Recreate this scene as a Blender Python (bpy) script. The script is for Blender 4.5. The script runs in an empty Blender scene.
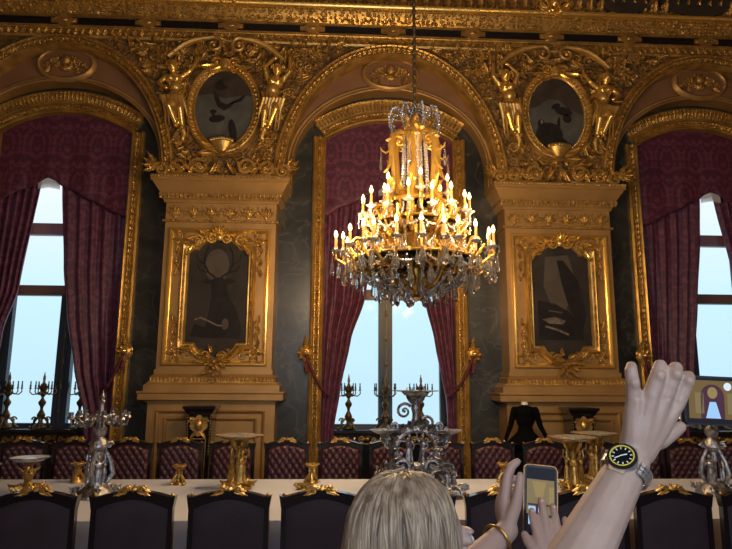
import bpy, bmesh, math, random
from math import sin, cos, pi, radians, sqrt, atan2
from mathutils import Vector, Matrix, noise
random.seed(7)
SC = bpy.context.scene
COL = SC.collection
V = Vector

# ------------------------------------------------------------ mesh builder
class MB:
    def __init__(s): s.v=[]; s.f=[]; s.mi=[]; s.cur=0
    def add(s, vs, fs):
        o=len(s.v); s.v.extend([tuple(p) for p in vs])
        for f in fs: s.f.append(tuple(i+o for i in f)); s.mi.append(s.cur)
        return s
    def merge(s, other, mat=None):
        vs=other.v if mat is None else [tuple(mat@V(p)) for p in other.v]
        o=len(s.v); s.v.extend(vs)
        fl = mat is not None and mat.determinant()<0
        for f,m in zip(other.f,other.mi):
            g=tuple(i+o for i in f); s.f.append(g[::-1] if fl else g); s.mi.append(m)
        return s
    def box(s,x0,x1,y0,y1,z0,z1):
        vs=[(x,y,z) for x in (x0,x1) for y in (y0,y1) for z in (z0,z1)]
        return s.add(vs,[(0,1,3,2),(4,6,7,5),(0,4,5,1),(2,3,7,6),(0,2,6,4),(1,5,7,3)])
    def frustum(s,b,t):  # b,t = (x0,x1,y0,y1,z)
        vs=[(b[0],b[2],b[4]),(b[1],b[2],b[4]),(b[1],b[3],b[4]),(b[0],b[3],b[4]),(t[0],t[2],t[4]),(t[1],t[2],t[4]),(t[1],t[3],t[4]),(t[0],t[3],t[4])]
        return s.add(vs,[(3,2,1,0),(4,5,6,7),(0,1,5,4),(1,2,6,5),(2,3,7,6),(3,0,4,7)])
    def tube(s,pts,r,n=8,closed=False,flat=1.0,up=None):
        pts=[V(p) for p in pts]; k=len(pts)
        rr=r if isinstance(r,(list,tuple)) else [r]*k
        u=None; vs=[]
        for i in range(k):
            if closed: d=pts[(i+1)%k]-pts[i-1]
            else: d=pts[min(i+1,k-1)]-pts[max(i-1,0)]
            if d.length<1e-9: d=V((0,0,1))
            d.normalize()
            if u is None:
                a=V(up) if up else (V((0,0,1)) if abs(d.z)<.9 else V((1,0,0)))
                u=(a-d*a.dot(d)).normalized()
            else:
                u=u-d*u.dot(d)
                u=u.normalized() if u.length>1e-6 else d.orthogonal().normalized()
            w=d.cross(u)
            for j in range(n):
                t=2*pi*j/n
                vs.append(pts[i]+(u*cos(t)*flat+w*sin(t))*max(rr[i],1e-4))
        fs=[]
        for i in range(k if closed else k-1):
            i2=(i+1)%k
            for j in range(n):
                j2=(j+1)%n
                fs.append((i*n+j,i*n+j2,i2*n+j2,i2*n+j))
        if not closed:
            fs.append(tuple(range(n))[::-1]); fs.append(tuple((k-1)*n+j for j in range(n)))
        return s.add(vs,fs)
    def lathe(s,prof,c=(0,0,0),n=16,sx=1,sy=1,axis='z',caps=True):
        vs=[];k=len(prof)
        for r,z in prof:
            for j in range(n):
                t=2*pi*j/n; x,y=r*cos(t)*sx,r*sin(t)*sy
                if axis=='y': p=(c[0]+x,c[1]-z,c[2]+y)
                else: p=(c[0]+x,c[1]+y,c[2]+z)
                vs.append(p)
        fs=[(i*n+j,i*n+(j+1)%n,(i+1)*n+(j+1)%n,(i+1)*n+j) for i in range(k-1) for j in range(n)]
        if caps and prof[0][0]>1e-5: fs.append(tuple(range(n))[::-1])
        if caps and prof[-1][0]>1e-5: fs.append(tuple((k-1)*n+j for j in range(n)))
        return s.add(vs,fs)
    def ell(s,c,r,nu=8,nv=5,rot=None):
        if not isinstance(r,(list,tuple)): r=(r,r,r)
        vs=[];c=V(c)
        def P(x,y,z):
            p=V((x*r[0],y*r[1],z*r[2]))
            if rot is not None: p=rot@p
            return c+p
        vs.append(P(0,0,-1))
        for i in range(1,nv):
            a=-pi/2+pi*i/nv
            for j in range(nu):
                t=2*pi*j/nu; vs.append(P(cos(a)*cos(t),cos(a)*sin(t),sin(a)))
        vs.append(P(0,0,1)); L=len(vs)-1
        fs=[(0,1+(j+1)%nu,1+j) for j in range(nu)]
        for i in range(nv-2):
            for j in range(nu):
                a=1+i*nu; fs.append((a+j,a+(j+1)%nu,a+nu+(j+1)%nu,a+nu+j))
        a=1+(nv-2)*nu
        fs+=[(a+j,a+(j+1)%nu,L) for j in range(nu)]
        return s.add(vs,fs)
    def prism(s,out,y0,y1):   # outline [(x,z)], y0 front, y1 back
        n=len(out)
        vs=[(x,y0,z) for x,z in out]+[(x,y1,z) for x,z in out]
        fs=[tuple(range(n)),tuple(range(n,2*n))[::-1]]+[(i,i+n,(i+1)%n+n,(i+1)%n) for i in range(n)]
        return s.add(vs,fs)
    def prismz(s,out,z0,z1):   # outline [(x,y)]
        n=len(out)
        vs=[(x,y,z0) for x,y in out]+[(x,y,z1) for x,y in out]
        fs=[tuple(range(n))[::-1],tuple(range(n,2*n))]+[(i,(i+1)%n,(i+1)%n+n,i+n) for i in range(n)]
        return s.add(vs,fs)
    def sweep(s,path,prof,y0,closed=False):
        """path [(x,z)]; prof [(n,d)] : n offset to the left-hand normal, d towards the viewer (-y)."""
        k=len(path);m=len(prof);vs=[]
        for i in range(k):
            p=V(path[i])
            a=V(path[i-1]) if (i>0 or closed) else None
            b=V(path[(i+1)%k]) if (i<k-1 or closed) else None
            d1=(p-a).normalized() if a is not None else (b-p).normalized()
            d2=(b-p).normalized() if b is not None else d1
            n1=V((-d1.y,d1.x)); n2=V((-d2.y,d2.x)); nn=n1+n2
            nn=nn.normalized() if nn.length>1e-6 else n1
            sc=1/max(.35,nn.dot(n1))
            for o,d in prof:
                q=p+nn*o*sc; vs.append((q.x,y0-d,q.y))
        fs=[]
        for i in range(k if closed else k-1):
            i2=(i+1)%k
            for j in range(m-1): fs.append((i*m+j,i*m+j+1,i2*m+j+1,i2*m+j))
        if not closed: fs.append(tuple(range(m))); fs.append(tuple((k-1)*m+j for j in range(m))[::-1])
        return s.add(vs,fs)
    def leaf(s,base,d,n,L,W,curl=.25,lobes=3,th=.42):
        base=V(base);d=V(d).normalized();n=V(n).normalized();w=d.cross(n)
        K=2*lobes+1; vs=[]
        for i in range(K+1):
            t=i/K
            hw=W*.5*(sin(pi*min(1,t*.86+.14))**.8)*(1 if i%2 else .68)
            if i==K: hw=W*.04
            h=curl*L*t*t*t+.02*L
            c=base+d*L*(t-.12*curl*t*t)+n*h
            vs+= [c-w*hw-n*(th*W*.35*(1-t*.5)), c-w*hw*.45+n*th*W*.5, c+n*th*W*.1+n*.003, c+w*hw*.45+n*th*W*.5, c+w*hw-n*(th*W*.35*(1-t*.5))]
        fs=[(i*5+j,i*5+j+1,i*5+j+6,i*5+j+5) for i in range(K) for j in range(4)]
        return s.add(vs,fs)
    def scroll(s,c,u,w,r0,turns,th,n=6,start=0.0,seg=14,ball=True):
        """spiral in plane (u,w) shrinking to the centre c"""
        c=V(c);u=V(u).normalized();w=V(w).normalized()
        N=max(6,int(seg*turns)); pts=[];rr=[]
        for i in range(N+1):
            t=i/N; a=start+2*pi*turns*t; r=r0*(1-t*.86)
            pts.append(c+u*cos(a)*r+w*sin(a)*r); rr.append(th*(1-.55*t))
        s.tube(pts,rr,n)
        if ball: s.ell(c,th*1.0,6,4)
        return s
    def build(s,name,mats,parent=None,smooth=38,loc=None):
        me=bpy.data.meshes.new(name); me.from_pydata(s.v,[],s.f)
        if not isinstance(mats,(list,tuple)): mats=[mats]
        for m in mats: me.materials.append(m)
        if len(mats)>1: me.polygons.foreach_set('material_index',s.mi)
        me.validate(); me.update()
        bm=bmesh.new(); bm.from_mesh(me); bmesh.ops.recalc_face_normals(bm,faces=bm.faces); bm.to_mesh(me); bm.free()
        if smooth:
            me.polygons.foreach_set('use_smooth',[True]*len(me.polygons))
            if smooth<180: me.set_sharp_from_angle(angle=radians(smooth))
        o=bpy.data.objects.new(name,me); COL.objects.link(o)
        if parent is not None: o.parent=parent
        if loc is not None: o.location=loc
        return o

def tag(o,label,cat,group=None,kind=None):
    o['label']=label; o['category']=cat
    if group: o['group']=group
    if kind: o['kind']=kind
    return o
def thing(name,label,cat,loc=(0,0,0),rz=0,group=None,kind=None):
    o=bpy.data.objects.new(name,None); o.empty_display_size=.05; COL.objects.link(o)
    o.location=loc; o.rotation_euler=(0,0,rz)
    return tag(o,label,cat,group,kind)
def dup(root,loc,rz=0,label=None,group=None,scale=None):
    r=root.copy(); COL.objects.link(r); r.location=loc; r.rotation_euler=(0,0,rz)
    if scale: r.scale=scale
    if label: r['label']=label
    if group: r['group']=group
    for ch in list(root.children):
        c=ch.copy(); COL.objects.link(c); c.parent=r
        for g in list(ch.children):
            d=g.copy(); COL.objects.link(d); d.parent=c
    return r
def fuse(o,vox,it=4,fac=.5):
    """union of overlapping volumes into one continuous skin"""
    m=o.modifiers.new('r','REMESH'); m.mode='VOXEL'; m.voxel_size=vox; m.use_smooth_shade=True
    q=o.modifiers.new('s','SMOOTH'); q.iterations=it; q.factor=fac
    dg=bpy.context.evaluated_depsgraph_get()
    me=bpy.data.meshes.new_from_object(o.evaluated_get(dg))
    o.modifiers.clear(); o.data=me
    me.polygons.foreach_set('use_smooth',[True]*len(me.polygons))
    return o
def fullarc(c,a,b,z0,th0,th1,n):  # elliptical arc points (x,z)
    return [(c+a*cos(t),z0+b*sin(t)) for t in [th0+(th1-th0)*i/n for i in range(n+1)]]

# ------------------------------------------------------------ materials
def mat(name,col,rough=.5,metal=0,bump=0,bscale=40,vary=0,vscale=6,col2=None,emit=None,estr=0,trans=0,ior=1.45,coat=0,spec=None,sss=0,bdist=.01):
    m=bpy.data.materials.new(name); m.use_nodes=True; nt=m.node_tree; N=nt.nodes; L=nt.links
    b=N['Principled BSDF']
    b.inputs['Base Color'].default_value=(*col,1); b.inputs['Roughness'].default_value=rough; b.inputs['Metallic'].default_value=metal
    b.inputs['IOR'].default_value=ior
    if trans: b.inputs['Transmission Weight'].default_value=trans
    if coat: b.inputs['Coat Weight'].default_value=coat; b.inputs['Coat Roughness'].default_value=.08
    if spec is not None: b.inputs['Specular IOR Level'].default_value=spec
    if sss:
        b.inputs['Subsurface Weight'].default_value=sss; b.inputs['Subsurface Radius'].default_value=(.012,.005,.003); b.inputs['Subsurface Scale'].default_value=1
    if emit: b.inputs['Emission Color'].default_value=(*emit,1); b.inputs['Emission Strength'].default_value=estr
    tc=N.new('ShaderNodeTexCoord')
    if vary or col2:
        nz=N.new('ShaderNodeTexNoise'); nz.inputs['Scale'].default_value=vscale; nz.inputs['Detail'].default_value=5
        L.new(tc.outputs['Object'],nz.inputs['Vector'])
        r=N.new('ShaderNodeValToRGB'); c2=col2 or tuple(max(0,c*(1-vary)) for c in col)
        r.color_ramp.elements[0].position=.35; r.color_ramp.elements[1].position=.65
        r.color_ramp.elements[0].color=(*c2,1); r.color_ramp.elements[1].color=(*col,1)
        L.new(nz.outputs['Fac'],r.inputs['Fac']); L.new(r.outputs['Color'],b.inputs['Base Color'])
    if bump:
        n2=N.new('ShaderNodeTexNoise'); n2.inputs['Scale'].default_value=bscale; n2.inputs['Detail'].default_value=3
        L.new(tc.outputs['Object'],n2.inputs['Vector'])
        bp=N.new('ShaderNodeBump'); bp.inputs['Strength'].default_value=bump; bp.inputs['Distance'].default_value=bdist
        L.new(n2.outputs['Fac'],bp.inputs['Height']); L.new(bp.outputs['Normal'],b.inputs['Normal'])
    return m
M={}
M['gold']=mat('gilt_wood',(.66,.41,.12),.36,.72,.3,30,.4,5)
M['goldb']=mat('burnished_gilding',(.84,.55,.15),.26,.8,.1,20)
M['carved']=mat('carved_gilding',(.64,.39,.11),.38,.72,.8,34,.5,14,bdist=.02)
M['ground']=mat('stippled_gilt_ground',(.30,.17,.06),.5,.55,1,26,.6,9,bdist=.04)
M['tan']=mat('gilt_stone',(.44,.258,.092),.40,.42,.12,18,.22,3)
M['rosy']=mat('rosy_stucco',(.27,.135,.062),.55,.15,.15,12,.2,2)
M['ormolu']=mat('ormolu',(.60,.38,.11),.34,.85,.4,60,.5,25)
M['silver']=mat('silver',(.46,.46,.49),.33,.95,.6,70,.6,25)
M['chgold']=mat('chandelier_gilding',(.66,.40,.085),.30,.7)
M['black']=mat('ebonised_wood',(.006,.006,.009),.22,0,.05,40,coat=.4)
M['blackm']=mat('black_marble',(.012,.011,.012),.25)
M['darkbronze']=mat('patinated_bronze',(.15,.105,.05),.4,.8,.3,50)
M['velvet']=mat('plum_velvet',(.024,.012,.020),.7,0,.2,120,.3,8)
M['leather']=mat('tufted_plum_silk',(.075,.026,.034),.42,0,.15,90,.3,10)
M['cloth']=mat('white_linen',(.52,.55,.66),.8,0,.1,200,.06,3)
M['oak']=mat('brown_oak_paint',(.20,.12,.095),.45)
M['stile']=mat('slate_backlit_wood',(.035,.05,.075),.4)  # dark blue-grey holds the frames' backlit shade in its base colour
M['mauve']=mat('mauve_backlit_wood',(.40,.23,.26),.5)  # lightened mauve: backlight through the transom put into the base colour
M['candle']=mat('ivory_candle_sleeve',(.40,.21,.05),.5)
M['bulb']=mat('lit_bulb',(1,.8,.5),.3,emit=(1,.70,.30),estr=11)
M['drop']=mat('crystal',(.97,.98,1),.03,0,trans=.95,ior=1.5)
M['bead']=mat('crystal_bead',(.95,.92,.85),.08,0,trans=.6,ior=1.5)
M['dish']=mat('cut_glass',(.93,.94,.95),.06,0,trans=.75,ior=1.45)
M['skin']=mat('skin',(.43,.315,.27),.5,0,.35,140,.12,22,sss=.12,bdist=.002)
M['skin2']=mat('pale_skin',(.48,.345,.305),.5,0,.3,140,.10,22,sss=.12,bdist=.002)
M['nail']=mat('nail',(.62,.40,.36),.3)
M['steel']=mat('brushed_steel',(.66,.68,.70),.38,.9)
M['dial']=mat('black_dial',(.012,.016,.02),.3)
M['yellow']=mat('yellow_bezel',(.72,.62,.08),.35)
M['white']=mat('white_enamel',(.85,.88,.86),.4)
M['rubber']=mat('black_case',(.01,.01,.012),.4)
M['casegold']=mat('copper_phone_edge',(.30,.14,.05),.3,.8)
M['dress']=mat('black_dress_cloth',(.0025,.0025,.0035),.9,spec=.1)
M['mannequin']=mat('mannequin_white',(.72,.68,.62),.5)
M['shirt']=mat('navy_cotton',(.03,.04,.08),.85)
M['shirt2']=mat('grey_cotton',(.16,.17,.18),.85)
M['trouser']=mat('dark_denim',(.03,.035,.055),.85)
M['shoe']=mat('dark_shoe',(.02,.02,.02),.5)
M['fringe']=mat('silver_fringe',(.45,.44,.47),.6)
M['rope']=mat('crimson_cord',(.11,.02,.03),.7,0,.6,120)
M['ceil']=mat('ceiling_paint',(.20,.12,.06),.7)
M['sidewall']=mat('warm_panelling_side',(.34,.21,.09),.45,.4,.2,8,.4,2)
M['backwall']=mat('warm_panelling',(.42,.27,.12),.45,.4,.2,8,.4,2)
M['outside']=mat('far_plane',(.5,.5,.5),.8)

def node_mat(name):
    m=bpy.data.materials.new(name); m.use_nodes=True
    return m,m.node_tree.nodes,m.node_tree.links,m.node_tree.nodes['Principled BSDF']
def mnode(N,L,op,a,b=None,c=None):
    n=N.new('ShaderNodeMath'); n.operation=op
    for i,x in enumerate((a,b,c)):
        if x is None: continue
        if isinstance(x,(int,float)): n.inputs[i].default_value=x
        else: L.new(x,n.inputs[i])
    return n.outputs[0]
def damask(name,dark,light,px=.46,pz=.62,rough=.55,ridge=0):
    m,N,L,b=node_mat(name)
    tc=N.new('ShaderNodeTexCoord'); sp=N.new('ShaderNodeSeparateXYZ'); L.new(tc.outputs['Object'],sp.inputs[0])
    x=sp.outputs['X']; z=sp.outputs['Z']
    row=mnode(N,L,'FLOOR',mnode(N,L,'DIVIDE',z,pz))
    xo=mnode(N,L,'ADD',x,mnode(N,L,'MULTIPLY',mnode(N,L,'MODULO',row,2),px*.5))
    u=mnode(N,L,'PINGPONG',xo,px*.5)        # mirrored about the motif's axis
    v=mnode(N,L,'MODULO',mnode(N,L,'ADD',z,20*pz),pz)
    cb=N.new('ShaderNodeCombineXYZ'); L.new(u,cb.inputs[0]); L.new(v,cb.inputs[2])
    nz=N.new('ShaderNodeTexNoise'); nz.inputs['Scale'].default_value=15; nz.inputs['Detail'].default_value=1.5; nz.inputs['Distortion'].default_value=1.1
    L.new(cb.outputs[0],nz.inputs['Vector'])
    # ogee medallion ring
    du=mnode(N,L,'DIVIDE',u,px*.30); dv=mnode(N,L,'DIVIDE',mnode(N,L,'SUBTRACT',v,pz*.5),pz*.36)
    rr=mnode(N,L,'SQRT',mnode(N,L,'ADD',mnode(N,L,'MULTIPLY',du,du),mnode(N,L,'MULTIPLY',dv,dv)))
    ring=mnode(N,L,'SINE',mnode(N,L,'MULTIPLY',rr,9.5))
    f=mnode(N,L,'ADD',mnode(N,L,'MULTIPLY',ring,.085),nz.outputs['Fac'])
    rp=N.new('ShaderNodeValToRGB'); rp.color_ramp.elements[0].position=.49; rp.color_ramp.elements[1].position=.535
    rp.color_ramp.elements[0].color=(*dark,1); rp.color_ramp.elements[1].color=(*light,1)
    L.new(f,rp.inputs['Fac']); L.new(rp.outputs['Color'],b.inputs['Base Color'])
    b.inputs['Roughness'].default_value=rough
    b.inputs['Sheen Weight'].default_value=.25; b.inputs['Sheen Tint'].default_value=(.8,.35,.4,1)
    return m
M['damask']=damask('crimson_damask',(.058,.009,.028),(.122,.024,.058))
M['curtain']=damask('crimson_curtain_damask',(.062,.011,.036),(.128,.026,.070),.40,.55)
def marble():
    m,N,L,b=node_mat('green_black_marble')
    tc=N.new('ShaderNodeTexCoord')
    n1=N.new('ShaderNodeTexNoise'); n1.inputs['Scale'].default_value=1.3; n1.inputs['Detail'].default_value=8; n1.inputs['Roughness'].default_value=.62; n1.inputs['Distortion'].default_value=1.2
    L.new(tc.outputs['Object'],n1.inputs['Vector'])
    r1=N.new('ShaderNodeValToRGB'); r1.color_ramp.elements[0].position=.35; r1.color_ramp.elements[1].position=.72
    r1.color_ramp.elements[0].color=(.013,.015,.015,1); r1.color_ramp.elements[1].color=(.050,.050,.042,1)
    L.new(n1.outputs['Fac'],r1.inputs['Fac'])
    n2=N.new('ShaderNodeTexNoise'); n2.inputs['Scale'].default_value=2.3; n2.inputs['Detail'].default_value=6; n2.inputs['Distortion'].default_value=.9
    L.new(tc.outputs['Object'],n2.inputs['Vector'])
    d=mnode(N,L,'ABSOLUTE',mnode(N,L,'SUBTRACT',n2.outputs['Fac'],.5))
    r2=N.new('ShaderNodeValToRGB'); r2.color_ramp.elements[0].position=0; r2.color_ramp.elements[1].position=.022
    r2.color_ramp.elements[0].color=(1,1,1,1); r2.color_ramp.elements[1].color=(0,0,0,1); L.new(d,r2.inputs['Fac'])
    n3=N.new('ShaderNodeTexNoise'); n3.inputs['Scale'].default_value=.9; L.new(tc.outputs['Object'],n3.inputs['Vector'])
    k=mnode(N,L,'MULTIPLY',r2.outputs['Color'],mnode(N,L,'MULTIPLY',n3.outputs['Fac'],.75))
    mx=N.new('ShaderNodeMix'); mx.data_type='RGBA'; L.new(k,mx.inputs['Factor']); L.new(r1.outputs['Color'],mx.inputs[6]); mx.inputs[7].default_value=(.13,.135,.11,1)
    L.new(mx.outputs[2],b.inputs['Base Color']); b.inputs['Roughness'].default_value=.3
    return m
M['marble']=marble()
def parquet():
    m,N,L,b=node_mat('oak_parquet')
    tc=N.new('ShaderNodeTexCoord'); bk=N.new('ShaderNodeTexBrick'); L.new(tc.outputs['Object'],bk.inputs['Vector'])
    bk.inputs['Scale'].default_value=2.5; bk.inputs['Color1'].default_value=(.16,.08,.035,1); bk.inputs['Color2'].default_value=(.11,.055,.025,1); bk.inputs['Mortar'].default_value=(.03,.015,.01,1); bk.inputs['Mortar Size'].default_value=.008
    L.new(bk.outputs['Color'],b.inputs['Base Color']); b.inputs['Roughness'].default_value=.3
    return m
M['parquet']=parquet()
def painting(name,top,bot,scale=2.2,thr=.5):
    m,N,L,b=node_mat(name)
    tc=N.new('ShaderNodeTexCoord'); nz=N.new('ShaderNodeTexNoise'); nz.inputs['Scale'].default_value=scale; nz.inputs['Detail'].default_value=6; nz.inputs['Distortion'].default_value=.6
    L.new(tc.outputs['Object'],nz.inputs['Vector'])
    r=N.new('ShaderNodeValToRGB'); r.color_ramp.elements[0].position=thr-.16; r.color_ramp.elements[1].position=thr+.16
    r.color_ramp.elements[0].color=(*bot,1); r.color_ramp.elements[1].color=(*top,1)
    L.new(nz.outputs['Fac'],r.inputs['Fac']); L.new(r.outputs['Color'],b.inputs['Base Color']); b.inputs['Roughness'].default_value=.62; b.inputs['Specular IOR Level'].default_value=.25
    return m
M['pdark']=painting('dark_oil_ground',(.040,.033,.028),(.020,.017,.015))
M['pstag']=painting('oil_umber',(.016,.013,.012),(.008,.007,.007),5)
M['psky']=painting('oil_grey_sky',(.090,.096,.086),(.055,.056,.050),3)
M['pcloud']=painting('oil_brown_cloud',(.060,.045,.034),(.032,.025,.021),3)
M['pbird']=painting('oil_black_feathers',(.020,.017,.016),(.010,.009,.009),7)
M['ppale']=painting('oil_pale_glaze',(.19,.15,.12),(.09,.07,.055),9)
M['phaze']=painting('oil_brown_haze',(.085,.070,.056),(.060,.050,.042),4)
def hairmat():
    m,N,L,b=node_mat('ash_blonde_hair')
    tc=N.new('ShaderNodeTexCoord'); mp=N.new('ShaderNodeMapping'); L.new(tc.outputs['Object'],mp.inputs[0]); mp.inputs['Scale'].default_value=(1,1,.12)
    nz=N.new('ShaderNodeTexNoise'); nz.inputs['Scale'].default_value=70; nz.inputs['Detail'].default_value=3; L.new(mp.outputs[0],nz.inputs['Vector'])
    r=N.new('ShaderNodeValToRGB'); r.color_ramp.elements[0].position=.34; r.color_ramp.elements[1].position=.68
    r.color_ramp.elements[0].color=(.12,.083,.055,1); r.color_ramp.elements[1].color=(.36,.285,.205,1)
    L.new(nz.outputs['Fac'],r.inputs['Fac']); L.new(r.outputs['Color'],b.inputs['Base Color']); b.inputs['Roughness'].default_value=.42
    return m
M['hair']=hairmat()
M['darkhair']=mat('brown_hair',(.05,.03,.02),.5)
def pane():
    m,N,L,b=node_mat('window_glass')
    N.remove(b); out=N['Material Output']
    t=N.new('ShaderNodeBsdfTransparent'); t.inputs[0].default_value=(.97,.99,1,1); g=N.new('ShaderNodeBsdfGlossy'); g.inputs['Roughness'].default_value=.05
    mx=N.new('ShaderNodeMixShader'); mx.inputs[0].default_value=.0015
    L.new(t.outputs[0],mx.inputs[1]); L.new(g.outputs[0],mx.inputs[2]); L.new(mx.outputs[0],out.inputs[0])
    return m
M['glass']=pane()
def scr(name,col,s=1.0): return mat(name,(.0,.0,.0),.45,emit=col,estr=s,spec=.15)
M['s_gold']=scr('screen_gold',(.17,.11,.04)); M['s_dark']=scr('screen_dark',(.012,.012,.02)); M['s_blue']=scr('screen_blue',(.35,.62,.95),1.0)
M['s_red']=scr('screen_red',(.07,.028,.05)); M['s_pale']=scr('screen_pale',(.70,.85,.95),1.0); M['s_lgold']=scr('screen_light_gold',(.30,.22,.09)); M['s_tan']=scr('screen_tan',(.22,.17,.085))
# ============================================================ THE ROOM
BAYS=[-4.22,.78,5.78]; PIL=[-1.72,3.28]; XL,XR=-6.72,8.28
YW=9.0; YP=8.6
def arcpts(hw,zs,za,n=24):
    h=za-zs; r=(hw*hw+h*h)/(2*h); zc=za-r; t=math.asin(hw/r)
    return [(r*sin(a),zc+r*cos(a)) for a in [-t+2*t*i/n for i in range(n+1)]]
# floor, ceiling, side walls
o=MB().box(XL,XR,-3.2,9.9,-.1,0).build('floor',M['parquet']); tag(o,'dark oak parquet floor of the dining room','floor',kind='structure')
o=MB().box(XL,XR,-3.2,9.9,8.4,8.5).build('ceiling',M['ceil']); tag(o,'dim painted ceiling high over the dining room','ceiling',kind='structure')
for nm,x0,x1,lb in (('wall_left',XL-.15,XL,'panelled end wall at the left of the dining room'),('wall_right',XR,XR+.15,'panelled end wall at the right of the dining room')):
    o=MB().box(x0,x1,-3.2,9.9,0,8.4).build(nm,M['sidewall']); tag(o,lb,'wall',kind='structure')
o=MB().box(XL,XR,-3.35,-3.2,0,8.4).build('wall_rear',M['backwall']); tag(o,'warm panelled wall facing the windows','wall',kind='structure')

# marble window wall with three arched openings
HW,ZS,ZA=1.07,5.50,5.86
w=MB()
for c in BAYS:
    x0,x1=c-2.5,c+2.5
    for a,b in ((x0,c-HW),(c+HW,x1)):
        w.add([(a,YW,0),(b,YW,0),(b,YW,8.4),(a,YW,8.4)],[(0,1,2,3)])
    ar=arcpts(HW,ZS,ZA)
    for (xa,za),(xb,zb) in zip(ar,ar[1:]):
        w.add([(c+xa,YW,za),(c+xb,YW,zb),(c+xb,YW,8.4),(c+xa,YW,8.4)],[(0,1,2,3)])
    out=[(-HW,0)]+ar+[(HW,0)]
    for (xa,za),(xb,zb) in zip(out,out[1:]):
        w.add([(c+xa,YW,za),(c+xb,YW,zb),(c+xb,YW+.8,zb),(c+xa,YW+.8,za)],[(0,1,2,3)])
o=w.build('wall_back',M['marble'],smooth=0); tag(o,'green-black veined marble wall around the three tall windows','wall',kind='structure')

# windows -----------------------------------------------------------------
wl=['tall arched window at the left, curtains parted on pale sky','central tall window behind the chandelier, two pale panes below','tall arched window at the right, behind the raised hand']
for i,c in enumerate(BAYS):
    r=thing('window_%d'%(i+1),wl[i],'window',(c,9.65,.98),kind='structure')
    m=MB()   # outer frame, meeting stile, sill rail : local z = world-.98
    m.box(-1.0,-.86,-.04,.06,0,4.6); m.box(.86,1.0,-.04,.06,0,4.6); m.box(-1,1,-.04,.06,0,.07)
    m.build('window_frame',M['stile'],r)
    m=MB(); m.box(-.12,.10,-.06,.06,0,2.04); m.box(-.035,.035,-.085,-.05,.05,2.0)
    s=m.build('meeting_stile',M['stile'],r)
    m=MB(); m.tube([(0,-.1,.1),(0,-.1,1.95)],.008,6)
    for z in (.25,.62,1.0,1.4,1.8): m.ell((0,-.1,z),(.022,.022,.05),6,4)
    m.build('espagnolette_rod',M['darkbronze'],s)
    m=MB(); m.box(-1,1,-.06,.06,2.03,2.19); m.box(-1,1,-.08,-.05,2.08,2.13); m.build('transom',M['oak'],r)
    m=MB(); m.box(-1,1,-.05,.05,3.01,3.20); m.build('upper_transom',M['mauve'],r)
    for (a,b,z0,z1) in ((-.86,-.12,.07,2.03),(.10,.86,.07,2.03),(-.86,.86,2.19,3.01),(-.86,.86,3.2,4.6)):
        MB().box(a,b,-.004,.004,z0,z1).build('pane',M['glass'],r)
    m=MB(); m.box(-1.0,1.0,-.04,.06,-.97,0); m.build('parapet_panel',M['oak'],r)
    # gilded surround ------------------------------------------------------
    t=thing('trim_%d'%(i+1),['carved gilt surround of the left window','carved gilt surround of the central window','carved gilt surround of the right window'][i],'window surround',(c,YW,0),kind='structure')
    for sgn in (-1,1):
        m=MB(); x=sgn*1.0
        prof=[(0,-.05),(0,.05),(.02,.07),(.045,.05),(.055,.035),(.13,.035),(.14,.06),(.17,.085),(.195,.06),(.20,0)]
        path=[(x,0.02),(x,5.50)] if sgn<0 else [(x,5.50),(x,0.02)]
        m.sweep(path,prof,0)
        jb=m.build('jamb_moulding',M['gold'],t)
        m=MB(); z=.12
        while z<5.42:
            m.leaf((x+sgn*.093,-.042,z),(0,0,1),(0,-1,0),.12,.085,.25,2); z+=.088
        m.build('jamb_foliage',M['carved'],jb)
    m=MB(); hp=arcpts(1.0,5.47,5.79,28)
    m.sweep(hp,[(0,-.05),(0,.06),(.02,.08),(.05,.06),(.06,.04),(.14,.04),(.15,.06),(.17,.06),(.18,.04),(.27,.05),(.29,.08),(.325,.11),(.35,.08),(.35,0)],0)
    hd=m.build('arched_head_moulding',M['gold'],t)
    m=MB(); hq=arcpts(1.0,5.47,5.79,40)
    for k in range(40):
        (xa,za),(xb,zb)=hq[k],hq[k+1]; d=V((xb-xa,0,zb-za)).normalized(); n=V((-d.z,0,d.x))
        p=V((xa,0,za))
        m.leaf(p+n*.10+V((0,-.05,0)),d,(0,-1,0),.08,.09,.25,2)
        m.leaf(p+n*.185+V((0,-.055,0)),n,(0,-1,0),.11,.055,.3,2); m.ell(p+n*.30+V((0,-.10,0)),.02,6,4)
    m.build('head_foliage',M['carved'],hd)

# arcade (spandrel wall) ---------------------------------------------------
A1,B1,Z1=1.76,2.17,4.66; A0,B0=1.60,2.04
m=MB()
for c in BAYS:
    pts=fullarc(c,A1-.03,B1-.03,Z1,pi,0,40); ZT=6.98
    m.add([(c-2.5,YP,4.64),(pts[0][0],YP,4.64),(pts[0][0],YP,ZT),(c-2.5,YP,ZT)],[(0,1,2,3)])
    m.add([(pts[-1][0],YP,4.64),(c+2.5,YP,4.64),(c+2.5,YP,ZT),(pts[-1][0],YP,ZT)],[(0,1,2,3)])
    for (xa,za),(xb,zb) in zip(pts,pts[1:]):
        m.add([(xa,YP,za),(xb,YP,zb),(xb,YP,ZT),(xa,YP,ZT)],[(0,1,2,3)])
        m.add([(xa,YP,za),(xb,YP,zb),(xb,YW,zb),(xa,YW,za)],[(0,1,2,3)])
o=m.build('trim_4',M['ground'],smooth=0); SPAN=o; tag(o,'rosy-gold spandrel wall between the three great arches','spandrel wall',kind='structure')
al=['gilt arch over the left window','gilt arch over the central window','gilt arch over the right window']
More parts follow.
